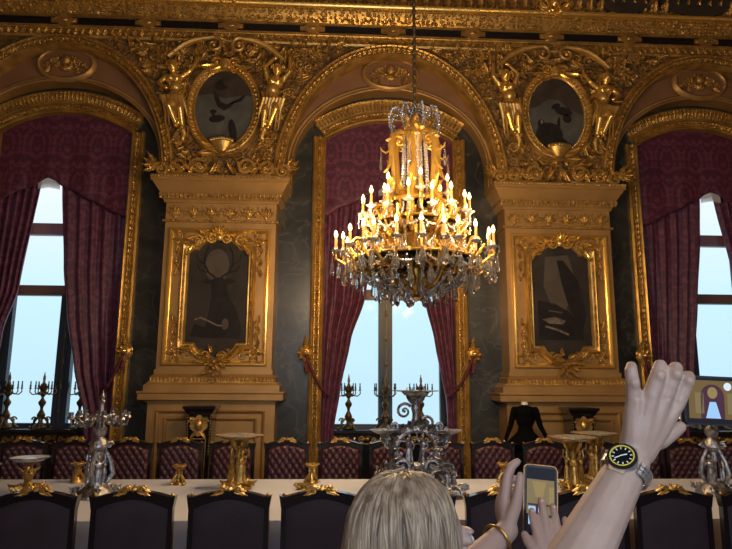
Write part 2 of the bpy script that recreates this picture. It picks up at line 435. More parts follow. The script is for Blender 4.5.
def make_arch(c,i):
    t=thing('trim_%d'%(5+i),al[i]+', with a carved oval medallion','arch',(c,YP,Z1),kind='structure')
    m=MB(); path=fullarc(0,A0,B0,0,pi,0,56)
    m.sweep(path,[(0,-.25),(0,.03),(.012,.05),(.03,.05),(.04,.03),(.12,.035),(.13,.06),(.15,.075),(.17,.06),(.18,-.02)],0)
    a=m.build('archivolt',M['gold'],t)
    m=MB(); q=fullarc(0,A0+.078,B0+.078,0,pi,0,66)
    for k in range(66):
        (xa,za),(xb,zb)=q[k],q[k+1]; d=V((xb-xa,0,zb-za)).normalized(); n=V((-d.z,0,d.x)); p=V((xa,-.045,za))
        m.leaf(p,(d if k<33 else -d),(0,-1,0),.115,.10,.3,2); m.ell(p+n*.055+V((0,-.025,0)),.014,5,4)
    m.build('archivolt_foliage',M['carved'],a)
    m=MB(); rim=fullarc(0,1.5,1.27,.29,pi,0,48); up=fullarc(0,A0+.02,B0+.02,0,pi,0,48)
    y=.20
    up2=[]
    for (x,z) in rim:   # matching points on the arch along the same bearing from (0,.29)
        tt=atan2(z-.29,x); 
        lo,hi=.5,3.0
        for _ in range(30):
            md=(lo+hi)/2; X=md*cos(tt); Z=.29+md*sin(tt)
            if (X/(A0+.02))**2+(Z/(B0+.02))**2<1: lo=md
            else: hi=md
        up2.append((lo*cos(tt),.29+lo*sin(tt)))
    for k in range(48):
        (xa,za),(xb,zb)=rim[k],rim[k+1]; (xc,zc),(xd,zd)=up2[k],up2[k+1]
        m.add([(xa,y,za),(xb,y,zb),(xd,y,zd),(xc,y,zc)],[(0,1,2,3)])
    for sgn in (-1,1): m.add([(sgn*1.5,y,-.02),(sgn*1.66,y,-.02),(sgn*1.66,y,.29),(sgn*1.5,y,.29)],[(0,1,2,3)])
    m.build('tympanum',M['rosy'],t,smooth=0)
    m=MB(); path=[(-1.5,-.02)]+rim+[(1.5,-.02)]
    m.sweep(path,[(0,-.20),(0,.05),(.015,.065),(.035,.05),(.045,.03),(.075,.035),(.09,.02),(.095,0)],y)
    m.build('rim_moulding',M['tan'],t)
    return t
for i,c in enumerate(BAYS): make_arch(c,i)
# dense stucco foliage on the spandrel grounds
def inside(x,z,c):   # clear of the arches either side of a pillar
    for cc in (c-2.5,c+2.5):
        if z>4.66 and ((x-cc)/(A1+.10))**2+((z-Z1)/(B1+.10))**2<1: return False
    return True
for px in (PIL[0]-5,PIL[0],PIL[1],PIL[1]+5):
    m=MB(); rnd=random.Random(int(px*10))
    for k in range(520):
        dx=rnd.uniform(.0,2.4); z=rnd.uniform(4.72,6.86)
        if not inside(px+dx,z,px): continue
        if px in PIL and (dx/.62)**2+((z-5.77)/.80)**2<1: continue
        if not XL+.05<px-dx or not px+dx<XR-.05: continue
        an=rnd.uniform(-.6,2.2); L=rnd.uniform(.11,.22); kind=rnd.random(); W=L*rnd.uniform(.4,.6)
        for s in (-1,1):
            p=(px+s*dx,YP-.012,z)
            if kind<.60: m.leaf(p,(s*cos(an),0,sin(an)),(0,-1,0),L,W,.35,3)
            elif kind<.80: m.scroll((p[0],YP-.03,z),(s,0,0),(0,0,1),L*.45,1.5,.018,6,an,10)
            else: m.ell(p,(.035,.05,.035),7,5)
    m.build('spandrel_foliage',M['carved'],SPAN)
# medallions
ml=['carved oval medallion above the left window','carved oval medallion above the central window, behind the chandelier cord','carved oval medallion above the right window']
def make_med(loc,lab):
    t=thing('medallion',lab,'medallion',loc,group='carved medallions over the windows')
    a,b=.39,.225
    m=MB(); m.sweep(fullarc(0,a,b,0,0,2*pi,40)[:-1][::-1],[(0,0),(0,.04),(.02,.06),(.04,.045),(.055,.03),(.07,0)],0,closed=True)
    m.build('moulded_rim',M['tan'],t)
    MB().prism(fullarc(0,a,b,0,0,2*pi,40)[:-1],-.012,.0).build('ground',M['rosy'],t)
    m=MB(); rnd=random.Random(3)
    m.ell((0,-.03,.06),(.07,.05,.08),10,6); m.ell((0,-.03,-.07),(.09,.04,.06),8,5)
    for s in (-1,1):
        m.scroll((s*.17,-.03,.02),(s,0,0),(0,0,1),.075,1.6,.017)
        m.scroll((s*.28,-.03,-.03),(s,0,0),(0,0,-1),.05,1.5,.013)
        for k in range(7):
            an=s*(.2+k*.42); m.leaf((s*.05+s*.03*k,-.02,-.05+.03*sin(k*2)),(s*cos(k*.9),0,sin(k*.9)),(0,-1,0),.12,.06,.2,2)
        for k in range(5): m.ell((s*(.08+.05*k),-.03,.12-.03*k),.022,6,4)
    m.build('carved_foliage',M['carved'],t)
    return t
m0=make_med((BAYS[1],YP+.165,6.485),ml[1])
dup(m0,(BAYS[0],YP+.165,6.485),0,ml[0]); dup(m0,(BAYS[2],YP+.165,6.485),0,ml[2])

# entablature ----------------------------------------------------------------
t=thing('trim_8','gilt entablature with a black frieze running along the wall top','cornice',(0.78,8.6,6.8),kind='structure')
X0,X1=XL-.78+.02,XR-.78-.02
def band(name,mt,prof,par=t):
    m=MB(); m.sweep([(X0,0),(X1,0)],prof,0); return m.build(name,mt,par)
# prof (n=z local, d=towards viewer)
band('fascia',M['gold'],[(0.04,-.2),(.04,.02),(.07,.03),(.075,.015),(.165,.02),(.17,.05),(.185,.06),(.19,.085),(.205,.085),(.205,-.2)])
band('frieze_band',M['black'],[(.205,-.2),(.205,.065),(.215,.07),(.33,.08),(.335,-.2)])
band('fillet',M['gold'],[(.33,-.2),(.33,.10),(.34,.115),(.35,.11),(.355,-.2)])
bb=band('berry_band',M['gold'],[(.355,-.2),(.355,.10),(.42,.17),(.50,.22),(.51,-.2)])
m=MB(); rnd=random.Random(5); x=X0
while x<X1:
    for zz in (.375,.41,.45,.485):
        m.ell((x+rnd.uniform(-.03,.03),-.115-(zz-.355)*.78,zz+rnd.uniform(-.015,.015)),rnd.uniform(.018,.034),6,4)
    if rnd.random()<.6: m.leaf((x,-.14,.37),(rnd.uniform(-.6,.6),0,1),(0,-1,.2),.16,.08,.2,2)
    x+=.068
m.build('berry_carving',M['carved'],bb)
band('gilt_fillet',M['goldb'],[(.505,-.2),(.505,.24),(.52,.29),(.55,.31),(.57,.31),(.58,-.2)])
cv=band('cove',M['rosy'],[(.575,-.2),(.575,.16),(.63,.12),(.75,.10),(1.0,.16),(1.3,.40),(1.55,.8),(1.6,-.2)])
m=MB(); x=X0+.08
while x<X1:
    m.ell((x,-.25,.59),(.075,.05,.035),8,5); m.leaf((x,-.2,.58),(0,-.15,1),(0,-1,0),.26,.17,.35,3); m.ell((x+.085,-.18,.68),(.03,.03,.09),6,4)
    x+=.172
m.build('leaf_course',M['carved'],cv)
m=MB(); x=X0
while x<X1:
    m.leaf((x,-.03,.085),(.5,0,1),(0,-1,0),.11,.06,.3,2); m.leaf((x+.05,-.03,.16),(.5,0,-1),(0,-1,0),.10,.05,.3,2); m.ell((x+.075,-.035,.12),.018,5,4); x+=.11
m.build('fascia_foliage',M['carved'],t)
k=0; x=-4.2-.78
while x<5.3:
    if True:
        m=MB(); pts=[]
        for j in range(24):
            a=2*pi*j/24; rx=.13*(1+.16*cos(4*a)); pts.append((x+rx*cos(a)*1.15,.27+.082*(1+.12*cos(4*a))*sin(a)))
        m.prism(pts,-.115,-.05); m.ell((x,-.115,.27),(.06,.02,.03),8,5); m.prism([(x-.19,.235),(x+.19,.235),(x+.19,.305),(x-.19,.305)],-.10,-.05)
        for s in (-1,1): m.scroll((x+s*.085,-.115,.27),(s,0,0),(0,0,1),.035,1.3,.008)
        m.build('frieze_cartouche',M['gold'],t)
    x+=1.25
for px in PIL:
    xx=px-.78; m=MB()
    m.leaf((xx,-.22,.50),(0,-.1,1),(0,-1,0),.5,.30,.3,4)
    for s in (-1,1):
        m.scroll((xx+s*.17,-.30,.66),(s,0,0),(0,0,1),.12,1.6,.03)
        m.leaf((xx,-.28,.55),(s*.9,0,.5),(0,-1,0),.3,.13,.3,3); m.ell((xx+s*.09,-.32,.56),.045,8,5)
    m.ell((xx,-.33,.72),(.08,.06,.1),8,6)
    m.build('bracket_cartouche',M['goldb'],t)
for x0,x1 in ((4.0,4.85),(5.0,6.2),(-5.2,-4.2)):
    m=MB(); cx=(x0+x1)/2-.78; m.prism(fullarc(cx,(x1-x0)/2,.42,.98,0,2*pi,28)[:-1],-.30,-.16); m.build('cove_painting',M['pcloud'],cv)

# ============================================================ PILLARS
def make_pillar(px,lab):
    t=thing('pillar',lab,'pillar',(px,YP,0),group='gilded window pillars',kind='structure')
    m=MB(); m.box(-.92,.92,-.09,.4,0,.22); m.box(-.87,.87,-.04,.4,.22,1.40); m.frustum((-.87,.87,-.04,.4,1.40),(-.95,.95,-.09,.4,1.45))
    d=m.build('pedestal',M['tan'],t,30)
    m=MB()
    for hw,z0,z1,dd in ((.74,.34,1.31,.03),(.63,.45,1.21,.025)):
        m.sweep([(-hw,z0),(hw,z0),(hw,z1),(-hw,z1)],[(0,0),(0,dd),(.012,dd+.012),(.03,dd),(.045,0)],-.04,closed=True)
    m.build('panel_moulding',M['tan'],d)
    m=MB()
    for k in range(60):
        x=-.86+1.72*k/59; m.box(x-.009,x+.009,-.075,-.04,1.405,1.435)
    m.build('dentils',M['tan'],d)
    m=MB(); m.box(-.985,.985,-.14,.4,1.45,1.53); m.frustum((-.985,.985,-.14,.4,1.53),(-1.0,1.0,-.155,.4,1.545)); m.box(-1.0,1.0,-.155,.4,1.545,1.565)
    m.build('ledge',M['tan'],t,30)
    m=MB(); m.box(-.93,.93,-.09,.4,1.565,1.65); m.frustum((-.92,.92,-.085,.4,1.65),(-.87,.87,-.05,.4,1.70)); m.box(-.86,.86,-.045,.4,1.70,1.76); m.frustum((-.87,.87,-.055,.4,1.76),(-.81,.81,-.015,.4,1.80)); m.box(-.82,.82,-.02,.4,1.80,1.86)
    bc=m.build('base_courses',M['tan'],t,30)
    m=MB()
    for k in range(34):
        x=-.84+1.68*k/33; m.leaf((x,-.05,1.695),(0,.1,1),(0,-1,0),.075,.055,.1,2)
    m.box(-.875,.875,-.06,.39,1.685,1.70); m.box(-.83,.83,-.03,.39,1.755,1.772)
    m.build('carved_torus',M['carved'],bc)
    m=MB(); m.box(-.80,.80,0,.4,1.86,3.98); m.build('shaft',M['tan'],t)
    m=MB(); hw,z0,z1=.70,1.95,3.86
    m.sweep([(-hw,z0),(hw,z0),(hw,z1),(-hw,z1)],[(-.035,0),(-.035,.02),(-.02,.05),(.0,.055),(.02,.03),(.035,.02),(.04,0)],0,closed=True)
    m.build('gilt_panel_border',M['goldb'],t)
    m=MB()   # rinceaux in the corners of the panel
    for s in (-1,1):
        for zt,dz in ((3.72,-1),(2.09,1)):
            m.scroll((s*.55,-.012,zt),(s,0,0),(0,0,dz),.085,1.6,.018)
            m.scroll((s*.38,-.012,zt+.03*-dz),(-s,0,0),(0,0,dz),.075,1.5,.016)
            for k in range(6):
                a=k*1.05; m.leaf((s*.55,-.012,zt),(cos(a),0,sin(a)),(0,-1,0),.12,.06,.25,2)
            for k in range(5):
                m.leaf((s*.585,-.01,zt+dz*(.09+.085*k)),(s*.25*(-1)**k,0,dz),(0,-1,0),.12,.07,.25,2); m.ell((s*(.575),-.02,zt+dz*(.12+.085*k)),.02,6,4)
            for k in range(4): m.leaf((s*(.45-.1*k),-.01,zt+.02),(-s,0,.35*(-1)**k),(0,-1,0),.12,.065,.25,2)
    m.build('corner_rinceaux',M['carved'],t)
    m=MB(); m.box(-.835,.835,-.035,.4,3.98,4.015); m.box(-.80,.80,-.005,.4,4.015,4.28); m.box(-.83,.83,-.03,.4,4.27,4.30)
    fr=m.build('frieze',M['tan'],t,30)
    m=MB()
    for k in range(6):
        x=-.66+1.32*k/5
        for a in (-.9,-.45,0,.45,.9): m.leaf((x,-.01,4.06),(sin(a),0,cos(a)),(0,-1,0),.17-.03*abs(a),.06,.25,2)
        m.ell((x,-.02,4.06),(.03,.02,.03),6,4)
        if k<5:
            for q in range(4): m.ell((x+.132,-.012,4.08+.045*q),(.022-.003*q,.014,.022),6,4)
            for s in (-1,1): m.scroll((x+.132+s*.045,-.012,4.075),(s,0,0),(0,0,1),.032,1.2,.009)
    for k in range(40): m.ell((-.80+1.6*k/39,-.04,3.997),.018,6,4)
    m.build('palmettes',M['carved'],fr)
    m=MB(); m.frustum((-.83,.83,-.03,.4,4.30),(-.88,.88,-.08,.4,4.36)); m.box(-.89,.89,-.09,.4,4.36,4.41); m.frustum((-.88,.88,-.08,.4,4.41),(-.91,.91,-.11,.4,4.45))
    m.frustum((-.91,.91,-.11,.4,4.45),(-.98,.98,-.18,.4,4.565)); m.box(-.99,.99,-.19,.4,4.565,4.60); m.box(-1.0,1.0,-.20,.4,4.60,4.64)
    cp=m.build('cornice',M['tan'],t,30)
    m=MB()
    for k in range(30):
        x=-.87+1.74*k/29; m.ell((x,-.09,4.372),(.024,.03,.034),6,4)
        m.leaf((x,-.07,4.32),(0,-.5,1),(0,-1,0),.06,.05,.1,2)
    for k in range(44): m.ell((-.98+1.96*k/43,-.20,4.62),(.016,.014,.016),5,4)
    m.build('egg_and_dart',M['carved'],cp)
    m=MB(); m.box(-.995,.995,-.195,.39,4.555,4.567); m.build('bright_fillet',M['goldb'],cp)
    return t
p0=make_pillar(PIL[0],'gilded pillar with the stag painting, left of the central window')
dup(p0,(PIL[1],YP,0),0,'gilded pillar with the hanging-game painting, right of the central window')

# ============================================================ FRAMED PAINTINGS ON THE PILLARS
def pout(e=0):
    hw,zb,zt=.42+e,2.24-e,3.56+e
    pts=[(-hw,zb),(-.29-e*.6,zb)]
    pts+=[(-.29-e*.6+(.29+e*.6)*2*i/12, zb-(.20)*(sin(pi*i/12)**.7)) for i in range(1,12)]
    pts+=[(.29+e*.6,zb),(hw,zb),(hw,zt),(.29+e*.6,zt)]
    pts+=[(.29+e*.6-(.29+e*.6)*2*i/12, zt+.17*(sin(pi*i/12)**.7)) for i in range(1,12)]
    pts+=[(-.29-e*.6,zt),(-hw,zt)]
    return pts
def make_framed(loc,lab,kind):
    t=thing('framed_painting',lab,'painting',loc)
    out=[(x,z-2.9) for x,z in pout(0)]
    m=MB(); m.cur=0; m.prism(out,-.012,-.002)
    S=lambda pts,c,y=-.0135:(setattr(m,'cur',c),m.add([(x,y,z-2.9) for x,z in pts],[tuple(range(len(pts)))]))
    EL=lambda cx,cz,rx,rz,c,y=-.014,n=20:S([(cx+rx*cos(2*pi*i/n),cz+rz*sin(2*pi*i/n)) for i in range(n)],c,y)
    def LN(pts,w,c,y=-.016):
        for (xa,za),(xb,zb) in zip(pts,pts[1:]):
            d=V((xb-xa,zb-za)).normalized(); n=V((-d.y,d.x))*w/2
            S([(xa-n.x,za-n.y),(xb-n.x,zb-n.y),(xb+n.x,zb+n.y),(xa+n.x,za+n.y)],c,y)
    if kind=='stag':
        EL(-.02,3.34,.17,.25,3,-.0138)                                   # hazy glow between the antlers
        S([(-.10,3.12),(-.04,3.17),(.06,3.17),(.12,3.12),(.16,2.9),(.28,2.72),(.36,2.45),(.34,2.30),(-.20,2.30),(-.12,2.6),(-.08,2.9)],1,-.0145)
        S([(-.05,3.17),(.06,3.17),(.04,2.98),(.01,2.93),(-.02,2.98)],1,-.015)
        S([(-.05,3.13),(-.16,3.15),(-.24,3.10),(-.14,3.07),(-.05,3.08)],1,-.015); S([(.06,3.13),(.18,3.16),(.26,3.11),(.15,3.07),(.06,3.08)],1,-.015)
        for s in (-1,1):
            LN([(s*.04,3.17),(s*.14,3.24),(s*.20,3.36),(s*.20,3.50),(s*.15,3.62)],.03,1)
            LN([(s*.14,3.24),(s*.26,3.27),(s*.30,3.35)],.022,1); LN([(s*.20,3.36),(s*.30,3.42),(s*.32,3.52)],.02,1)
        LN([(-.30,2.56),(-.22,2.59),(-.12,2.55),(.0,2.49),(.10,2.47)],.022,2); EL(.13,2.50,.05,.08,3,-.0165)
        S([(-.36,2.32),(-.30,2.5),(-.10,2.44),(.06,2.38),(.10,2.30)],1,-.0152)
    else:
        S([(-.22,3.55),(.12,3.58),(.20,3.3),(.14,2.95),(.05,2.75),(-.15,2.8),(-.26,3.1)],3,-.0138)
        S([(-.05,3.5),(.05,3.5),(.26,3.2),(.36,2.7),(.30,2.45),(.12,2.75),(.02,3.1)],1,-.0145)
        S([(-.36,2.9),(-.1,2.85),(.12,2.72),(.30,2.5),(.30,2.32),(-.36,2.32)],1,-.0148)
        S([(-.30,2.62),(-.12,2.66),(.05,2.60),(.0,2.55),(-.2,2.56)],2,-.016); LN([(-.26,2.52),(-.08,2.47),(.08,2.40)],.03,2); LN([(-.2,2.75),(0,2.72)],.02,3)
    m.build('canvas',[M['pdark'],M['pstag'],M['ppale'],M['phaze']],t,smooth=0)
    m=MB(); m.sweep(out,[(0.0,.0),(0,.02),(-.015,.04),(-.03,.035),(-.05,.045),(-.085,.065),(-.10,.05),(-.115,.0)],0,closed=True)
    f=m.build('frame',M['gold'],t)
    m=MB(); P=[]
    for (x,z),(x2,z2) in zip(out,out[1:]+out[:1]):
        L=V((x2-x,z2-z)).length; k=max(1,round(L/.05))
        for i in range(k):
            a=i/k; d=V((x2-x,0,z2-z)).normalized(); n=V((d.z,0,-d.x))
            p=V((x+(x2-x)*a,-.05,z+(z2-z)*a))+n*.066
            m.leaf(p-d*.02,d,(0,-1,0),.065,.055,.2,2)
    m.build('frame_carving',M['carved'],f)
    m=MB(); z=3.80-2.9      # shell crest with paired volutes
    for a in (-1.2,-.8,-.4,0,.4,.8,1.2): m.leaf((0,-.05,z-.04),(sin(a),0,cos(a)),(0,-1,0),.19-.02*abs(a),.07,.35,2)
    for s in (-1,1):
        m.scroll((s*.10,-.06,z-.06),(s,0,0),(0,0,-1),.075,1.7,.022)
        m.scroll((s*.30,-.05,z-.10),(s,0,0),(0,0,1),.085,1.6,.02)
        m.leaf((s*.12,-.05,z-.02),(s,0,.35),(0,-1,0),.2,.08,.3,3); m.leaf((s*.36,-.05,z-.16),(s*.5,0,-1),(0,-1,0),.2,.08,.3,3)
        m.leaf((s*.3,-.05,z-.03),(s*.9,0,-.3),(0,-1,0),.2,.08,.3,3)
    m.ell((0,-.07,z-.05),(.05,.04,.06),8,5)
    m.build('crest',M['goldb'],t)
    m=MB(); z=2.04-2.9     # pendant bouquet overlapping the base courses
    for k in range(9):
        a=k*2.4; r=.02+.02*k; m.leaf((r*cos(a)*.9,-.07,z-.04+r*sin(a)*.7),(cos(a),0,sin(a)-.2),(0,-1,0),.12,.075,.3,2)
    for s in (-1,1):
        m.scroll((s*.11,-.06,z+.02),(s,0,0),(0,0,1),.06,1.5,.018); m.leaf((s*.05,-.08,z-.02),(s,0,-.25),(0,-1,0),.22,.07,.2,3); m.leaf((s*.03,-.09,z-.1),(s*.6,0,-.8),(0,-1,0),.2,.06,.2,3)
    for k in range(7): m.ell((.02*(-1)**k,-.11,z-.07-.045*k),(.034-.003*k,.03,.034-.003*k),6,5)
    m.build('drop',M['gold'],t)
    return t
make_framed((PIL[0],YP,2.9),'dark stag painting in a carved gilt frame on the left pillar','stag')
make_framed((PIL[1],YP,2.9),'dark hanging-game painting in a carved gilt frame on the right pillar','game')
# ============================================================ OVAL PAINTINGS AND FIGURES ABOVE THE PILLARS
def make_oval(loc,lab,kind):
    t=thing('oval_painting',lab,'painting',loc)
    a,b=.43,.60
    m=MB(); m.prism(fullarc(0,a+.02,b+.02,0,0,2*pi,48)[:-1],-.03,-.02)
    def S(pts,c,y=-.0315): m.cur=c; m.add([(x,y,z) for x,z in pts],[tuple(range(len(pts)))])
    def bl(cx,cz,rx,rz,c,y,rot=0,n=18):
        S([(cx+rx*cos(2*pi*i/n)*cos(rot)-rz*sin(2*pi*i/n)*sin(rot),cz+rx*cos(2*pi*i/n)*sin(rot)+rz*sin(2*pi*i/n)*cos(rot)) for i in range(n)],c,y)
    if kind=='dive':
        S([(a*cos(t_),b*sin(t_)) for t_ in [0.35+2.45*i/20 for i in range(21)]]+[(-.2,.22),(0,.16),(.22,.2)],1,-.0312)
        bl(-.05,.38,.11,.09,2,-.032,.3); bl(.06,.42,.1,.07,1,-.0325)
        S([(-.17,.30),(-.10,.20),(-.06,.10),(.04,.06),(.12,.10),(.26,.12),(.32,.24),(.18,.14),(.10,.02),(.0,-.04),(-.10,.02),(-.15,.14)],2,-.033)
        bl(-.16,-.06,.05,.035,2,-.033); bl(-.10,-.17,.12,.06,2,-.033,.15); bl(-.16,-.10,.02,.08,2,-.0332,.3)
        bl(.14,-.36,.06,.19,2,-.033,.18)
    else:
        S([(a*cos(t_),b*sin(t_)) for t_ in [0.0+3.0*i/20 for i in range(21)]]+[(-.3,.12),(-.1,.26),(.05,.24),(.2,.10)],1,-.0312)
        bl(.12,.06,.14,.07,2,-.033,-.2); bl(.17,-.06,.07,.07,2,-.033); bl(.0,.14,.08,.04,2,-.0335,.5)
        bl(-.12,-.33,.21,.20,2,-.033); bl(-.24,-.16,.06,.08,2,-.0333); bl(.03,-.16,.025,.13,2,-.0333,-.1); bl(-.05,-.45,.2,.1,2,-.0335); bl(-.23,-.12,.02,.03,3,-.034)
    m.build('canvas',[M['psky'],M['pcloud'],M['pbird'],M['ppale']],t,smooth=0)
    m=MB(); pa=fullarc(0,a,b,0,0,2*pi,64)[:-1][::-1]
    m.sweep(pa,[(0,-.0),(0,.045),(.018,.065),(.03,.05),(.04,.035),(.085,.05),(.10,.085),(.12,.08),(.135,.04),(.15,0)],0,closed=True)
    f=m.build('frame',M['gold'],t)
    m=MB()
    for k in range(56):
        an=2*pi*k/56; p=V(((a+.068)*cos(an),-.05,(b+.068)*sin(an))); d=V(((a)*cos(an),0,b*sin(an))).normalized()
        m.ell(p,(.026,.028,.026),6,4); m.leaf(V(((a+.085)*cos(an),-.06,(b+.085)*sin(an))),d,(0,-1,0),.055,.045,.2,2)
    for k in range(90):
        an=2*pi*k/90; m.ell(((a+.012)*cos(an),-.062,(b+.012)*sin(an)),.012,5,4)
    m.build('bead_and_leaf_carving',M['goldb'],f)
    m=MB()  # basket / mask below
    zb=-.62
    m.lathe([(.05,-.16),(.10,-.13),(.07,-.08),(.14,0),(.17,.06),(.15,.07)],(0,-.08,zb),14,1,.6)
    for k in range(9): m.ell((-.15+.0375*k,-.10,zb+.085+.03*sin(k*pi/8)),.034,7,5)
    for s in (-1,1):
        m.leaf((s*.1,-.08,zb-.02),(s,0,.3),(0,-1,0),.24,.12,.4,3); m.leaf((s*.08,-.08,zb-.12),(s,0,-.1),(0,-1,0),.26,.11,.4,3); m.scroll((s*.24,-.06,zb-.14),(s,0,0),(0,0,1),.085,1.6,.024)
    m.build('fruit_basket',M['gold'],t)
    m=MB(); zt=.68
    m.lathe([(.0,-.10),(.06,-.08),(.085,0),(.06,.06),(.0,.09)],(0,-.12,zt),10,1,.7)
    for s in (-1,1):
        m.scroll((s*.12,-.09,zt+.03),(s,0,0),(0,0,1),.085,1.5,.026); m.leaf((s*.05,-.1,zt-.05),(s*.8,0,-.5),(0,-1,0),.24,.1,.3,3)
        m.leaf((s*.16,-.08,zt-.01),(s,0,-.25),(0,-1,0),.25,.1,.3,3)
    m.build('shell_keystone',M['goldb'],t)
    return t
make_oval((PIL[0]-.03,YP,5.75),'oval painting of a diving bird in a beaded gilt frame, above the left pillar','dive')
make_oval((PIL[1]+.05,YP,5.79),'oval painting of birds around a dark beast, above the right pillar','fox')

def make_pediment(loc,lab):
    t=thing('scroll_pediment',lab,'pediment',loc,group='scrolled pediments over the oval paintings')
    for s in (-1,1):
        m=MB(); pts=[];rr=[]
        for i in range(34):   # volute then sweeping arm
            q=i/33
            if q<.55:
                a=q/.55*2*pi*1.25; r=.03+.10*(q/.55); pts.append((s*(.19+ -r*cos(a+.6)*1.0),-.10,.05+r*sin(a+.6))); rr.append(.022+.02*q)
        a0=pts[-1]
        for i in range(1,14):
            q=i/13; pts.append((a0[0]+s*q*.62,-.10+.05*q,a0[2]+.10*sin(q*pi)*.8-.30*q)); rr.append(.036+.012*sin(pi*q))
        m.tube(pts,rr,8); m.ell((s*.19,-.10,.05),.04,8,5)
        v=m.build('volute',M['gold'],t)
        m=MB(); m.box(min(s*.82,s*1.02),max(s*.82,s*1.02),-.10,0,-.36,-.30)
        for k in range(4):
            for j in range(3): m.leaf((s*(.82+.06*k),-.05,-.26+.09*j),(s*.3,0,1),(0,-1,0),.11,.07,.3,2)
        for k in range(8): m.leaf((s*(.25+.07*k),-.03,-.10-.03*k+.05*(k%2)),(s*cos(k),0,sin(k)-.4),(0,-1,0),.17,.085,.3,3)
        for k in range(10): m.ell((s*(.3+.055*k),-.05,-.16-.02*k+.03*(k%3)),.026,6,4)
        m.build('foliage',M['carved'],t)
    return t
pd=make_pediment((PIL[0]-.03,YP,6.69),'scrolled gilt pediment over the diving-bird oval')
dup(pd,(PIL[1]+.05,YP,6.72),0,'scrolled gilt pediment over the dark-beast oval')

def limb(m,pts,rr,n=10): m.tube(pts,rr,n); [m.ell(p,r*1.0,8,6) for p,r in zip(pts,rr)]
def make_fig(loc,lab,s,pose):
    """gilded stucco half-figure ending in a scroll; s=+1 right of the oval, -1 left"""
    t=thing('stucco_figure',lab,'sculpture',loc,group='gilded stucco figures')
    m=MB(); y=-.12
    X=lambda x:x*s
    H=V((X(.06),y-.03,.62))
    m.ell(H,(.078,.082,.098),12,8); m.ell(H+V((0,-.075,-.01)),(.018,.02,.025),6,4); m.tube([H+V((0,0,-.06)),V((X(.04),y,.50))],[.04,.045],8)
    m.ell((X(.03),y,.42),(.13,.085,.11),12,8); m.ell((X(.0),y-.01,.30),(.105,.085,.11),12,8); m.ell((X(-.02),y,.18),(.115,.09,.10),12,8)
    for q in (-1,1): m.ell((X(.03)+q*.05,y-.07,.42),(.04,.03,.04),8,5)
    if pose=='up':
        limb(m,[(X(.15),y,.47),(X(.25),y-.03,.60),(X(.24),y-.02,.76)],[.045,.036,.028]); m.ell((X(.24),y-.02,.80),(.03,.025,.045),8,5)
        limb(m,[(X(-.08),y,.47),(X(-.13),y-.05,.64),(X(.0),y-.04,.78)],[.045,.036,.028]); m.ell((X(.03),y-.04,.80),(.04,.025,.03),8,5)
    else:
        limb(m,[(X(.15),y,.47),(X(.24),y-.04,.34),(X(.14),y-.10,.24)],[.045,.036,.028]); m.ell((X(.11),y-.12,.23),(.035,.03,.03),8,5)
        limb(m,[(X(-.08),y,.47),(X(-.20),y-.03,.55),(X(-.28),y-.02,.68)],[.045,.036,.028]); m.ell((X(-.29),y-.02,.72),(.03,.025,.045),8,5)
    limb(m,[(X(.03),y,.14),(X(.06),y-.10,-.04),(X(-.04),y-.02,-.28)],[.075,.058,.036]); m.ell((X(-.05),y-.05,-.33),(.035,.06,.03),8,5)
    limb(m,[(X(-.07),y,.14),(X(-.10),y-.07,-.06),(X(-.13),y,-.30)],[.075,.056,.036]); m.ell((X(-.14),y-.04,-.35),(.035,.06,.03),8,5)
    b=m.build('body',M['goldb'],t,180); fuse(b,.014,3)
    m=MB()
    for k in range(16):
        a=k*2.4; r=.03+.012*k**.5*1.8; m.ell(H+V((r*cos(a),.01+.02*sin(a),.05+r*.4*sin(a))),.024,6,4)
    m.build('hair',M['gold'],t)
    m=MB()   # drapery
    for k in range(7):
        x=-.15+.05*k; m.tube([(X(x),y-.06,.24-.02*k),(X(x+.03),y-.10,.12),(X(x-.02),y-.05,-.02-.03*(k%3)),(X(x-.05),y-.03,-.16-.03*k)],[.02,.03,.026,.008],7)
    m.build('drapery',M['gold'],t)
    m=MB()
    for k in range(4): m.leaf((X(-.10-.01*k),-.05,-.30-.06*k),(X(.5*(-1)**k),0,-.8),(0,-1,0),.18,.09,.3,3)
    m.scroll((X(-.06),-.07,-.52),(X(1),0,0),(0,0,1),.08,1.7,.026); m.tube([(X(-.10),-.08,-.3),(X(-.15),-.08,-.42),(X(-.13),-.07,-.52)],[.05,.045,.03],8)
    m.build('scroll_foot',M['carved'],t)
    return t
make_fig((PIL[0]-.74,YP,5.72),'gilded stucco figure left of the diving-bird oval, arm across its body',-1,'down')
make_fig((PIL[0]+.70,YP,5.72),'gilded stucco figure with raised arms, right of the diving-bird oval',1,'up')
make_fig((PIL[1]-.70,YP,5.74),'gilded stucco figure with raised arms, left of the dark-beast oval',-1,'up')
make_fig((PIL[1]+.76,YP,5.74),'gilded stucco figure right of the dark-beast oval, arm across its body',1,'down')

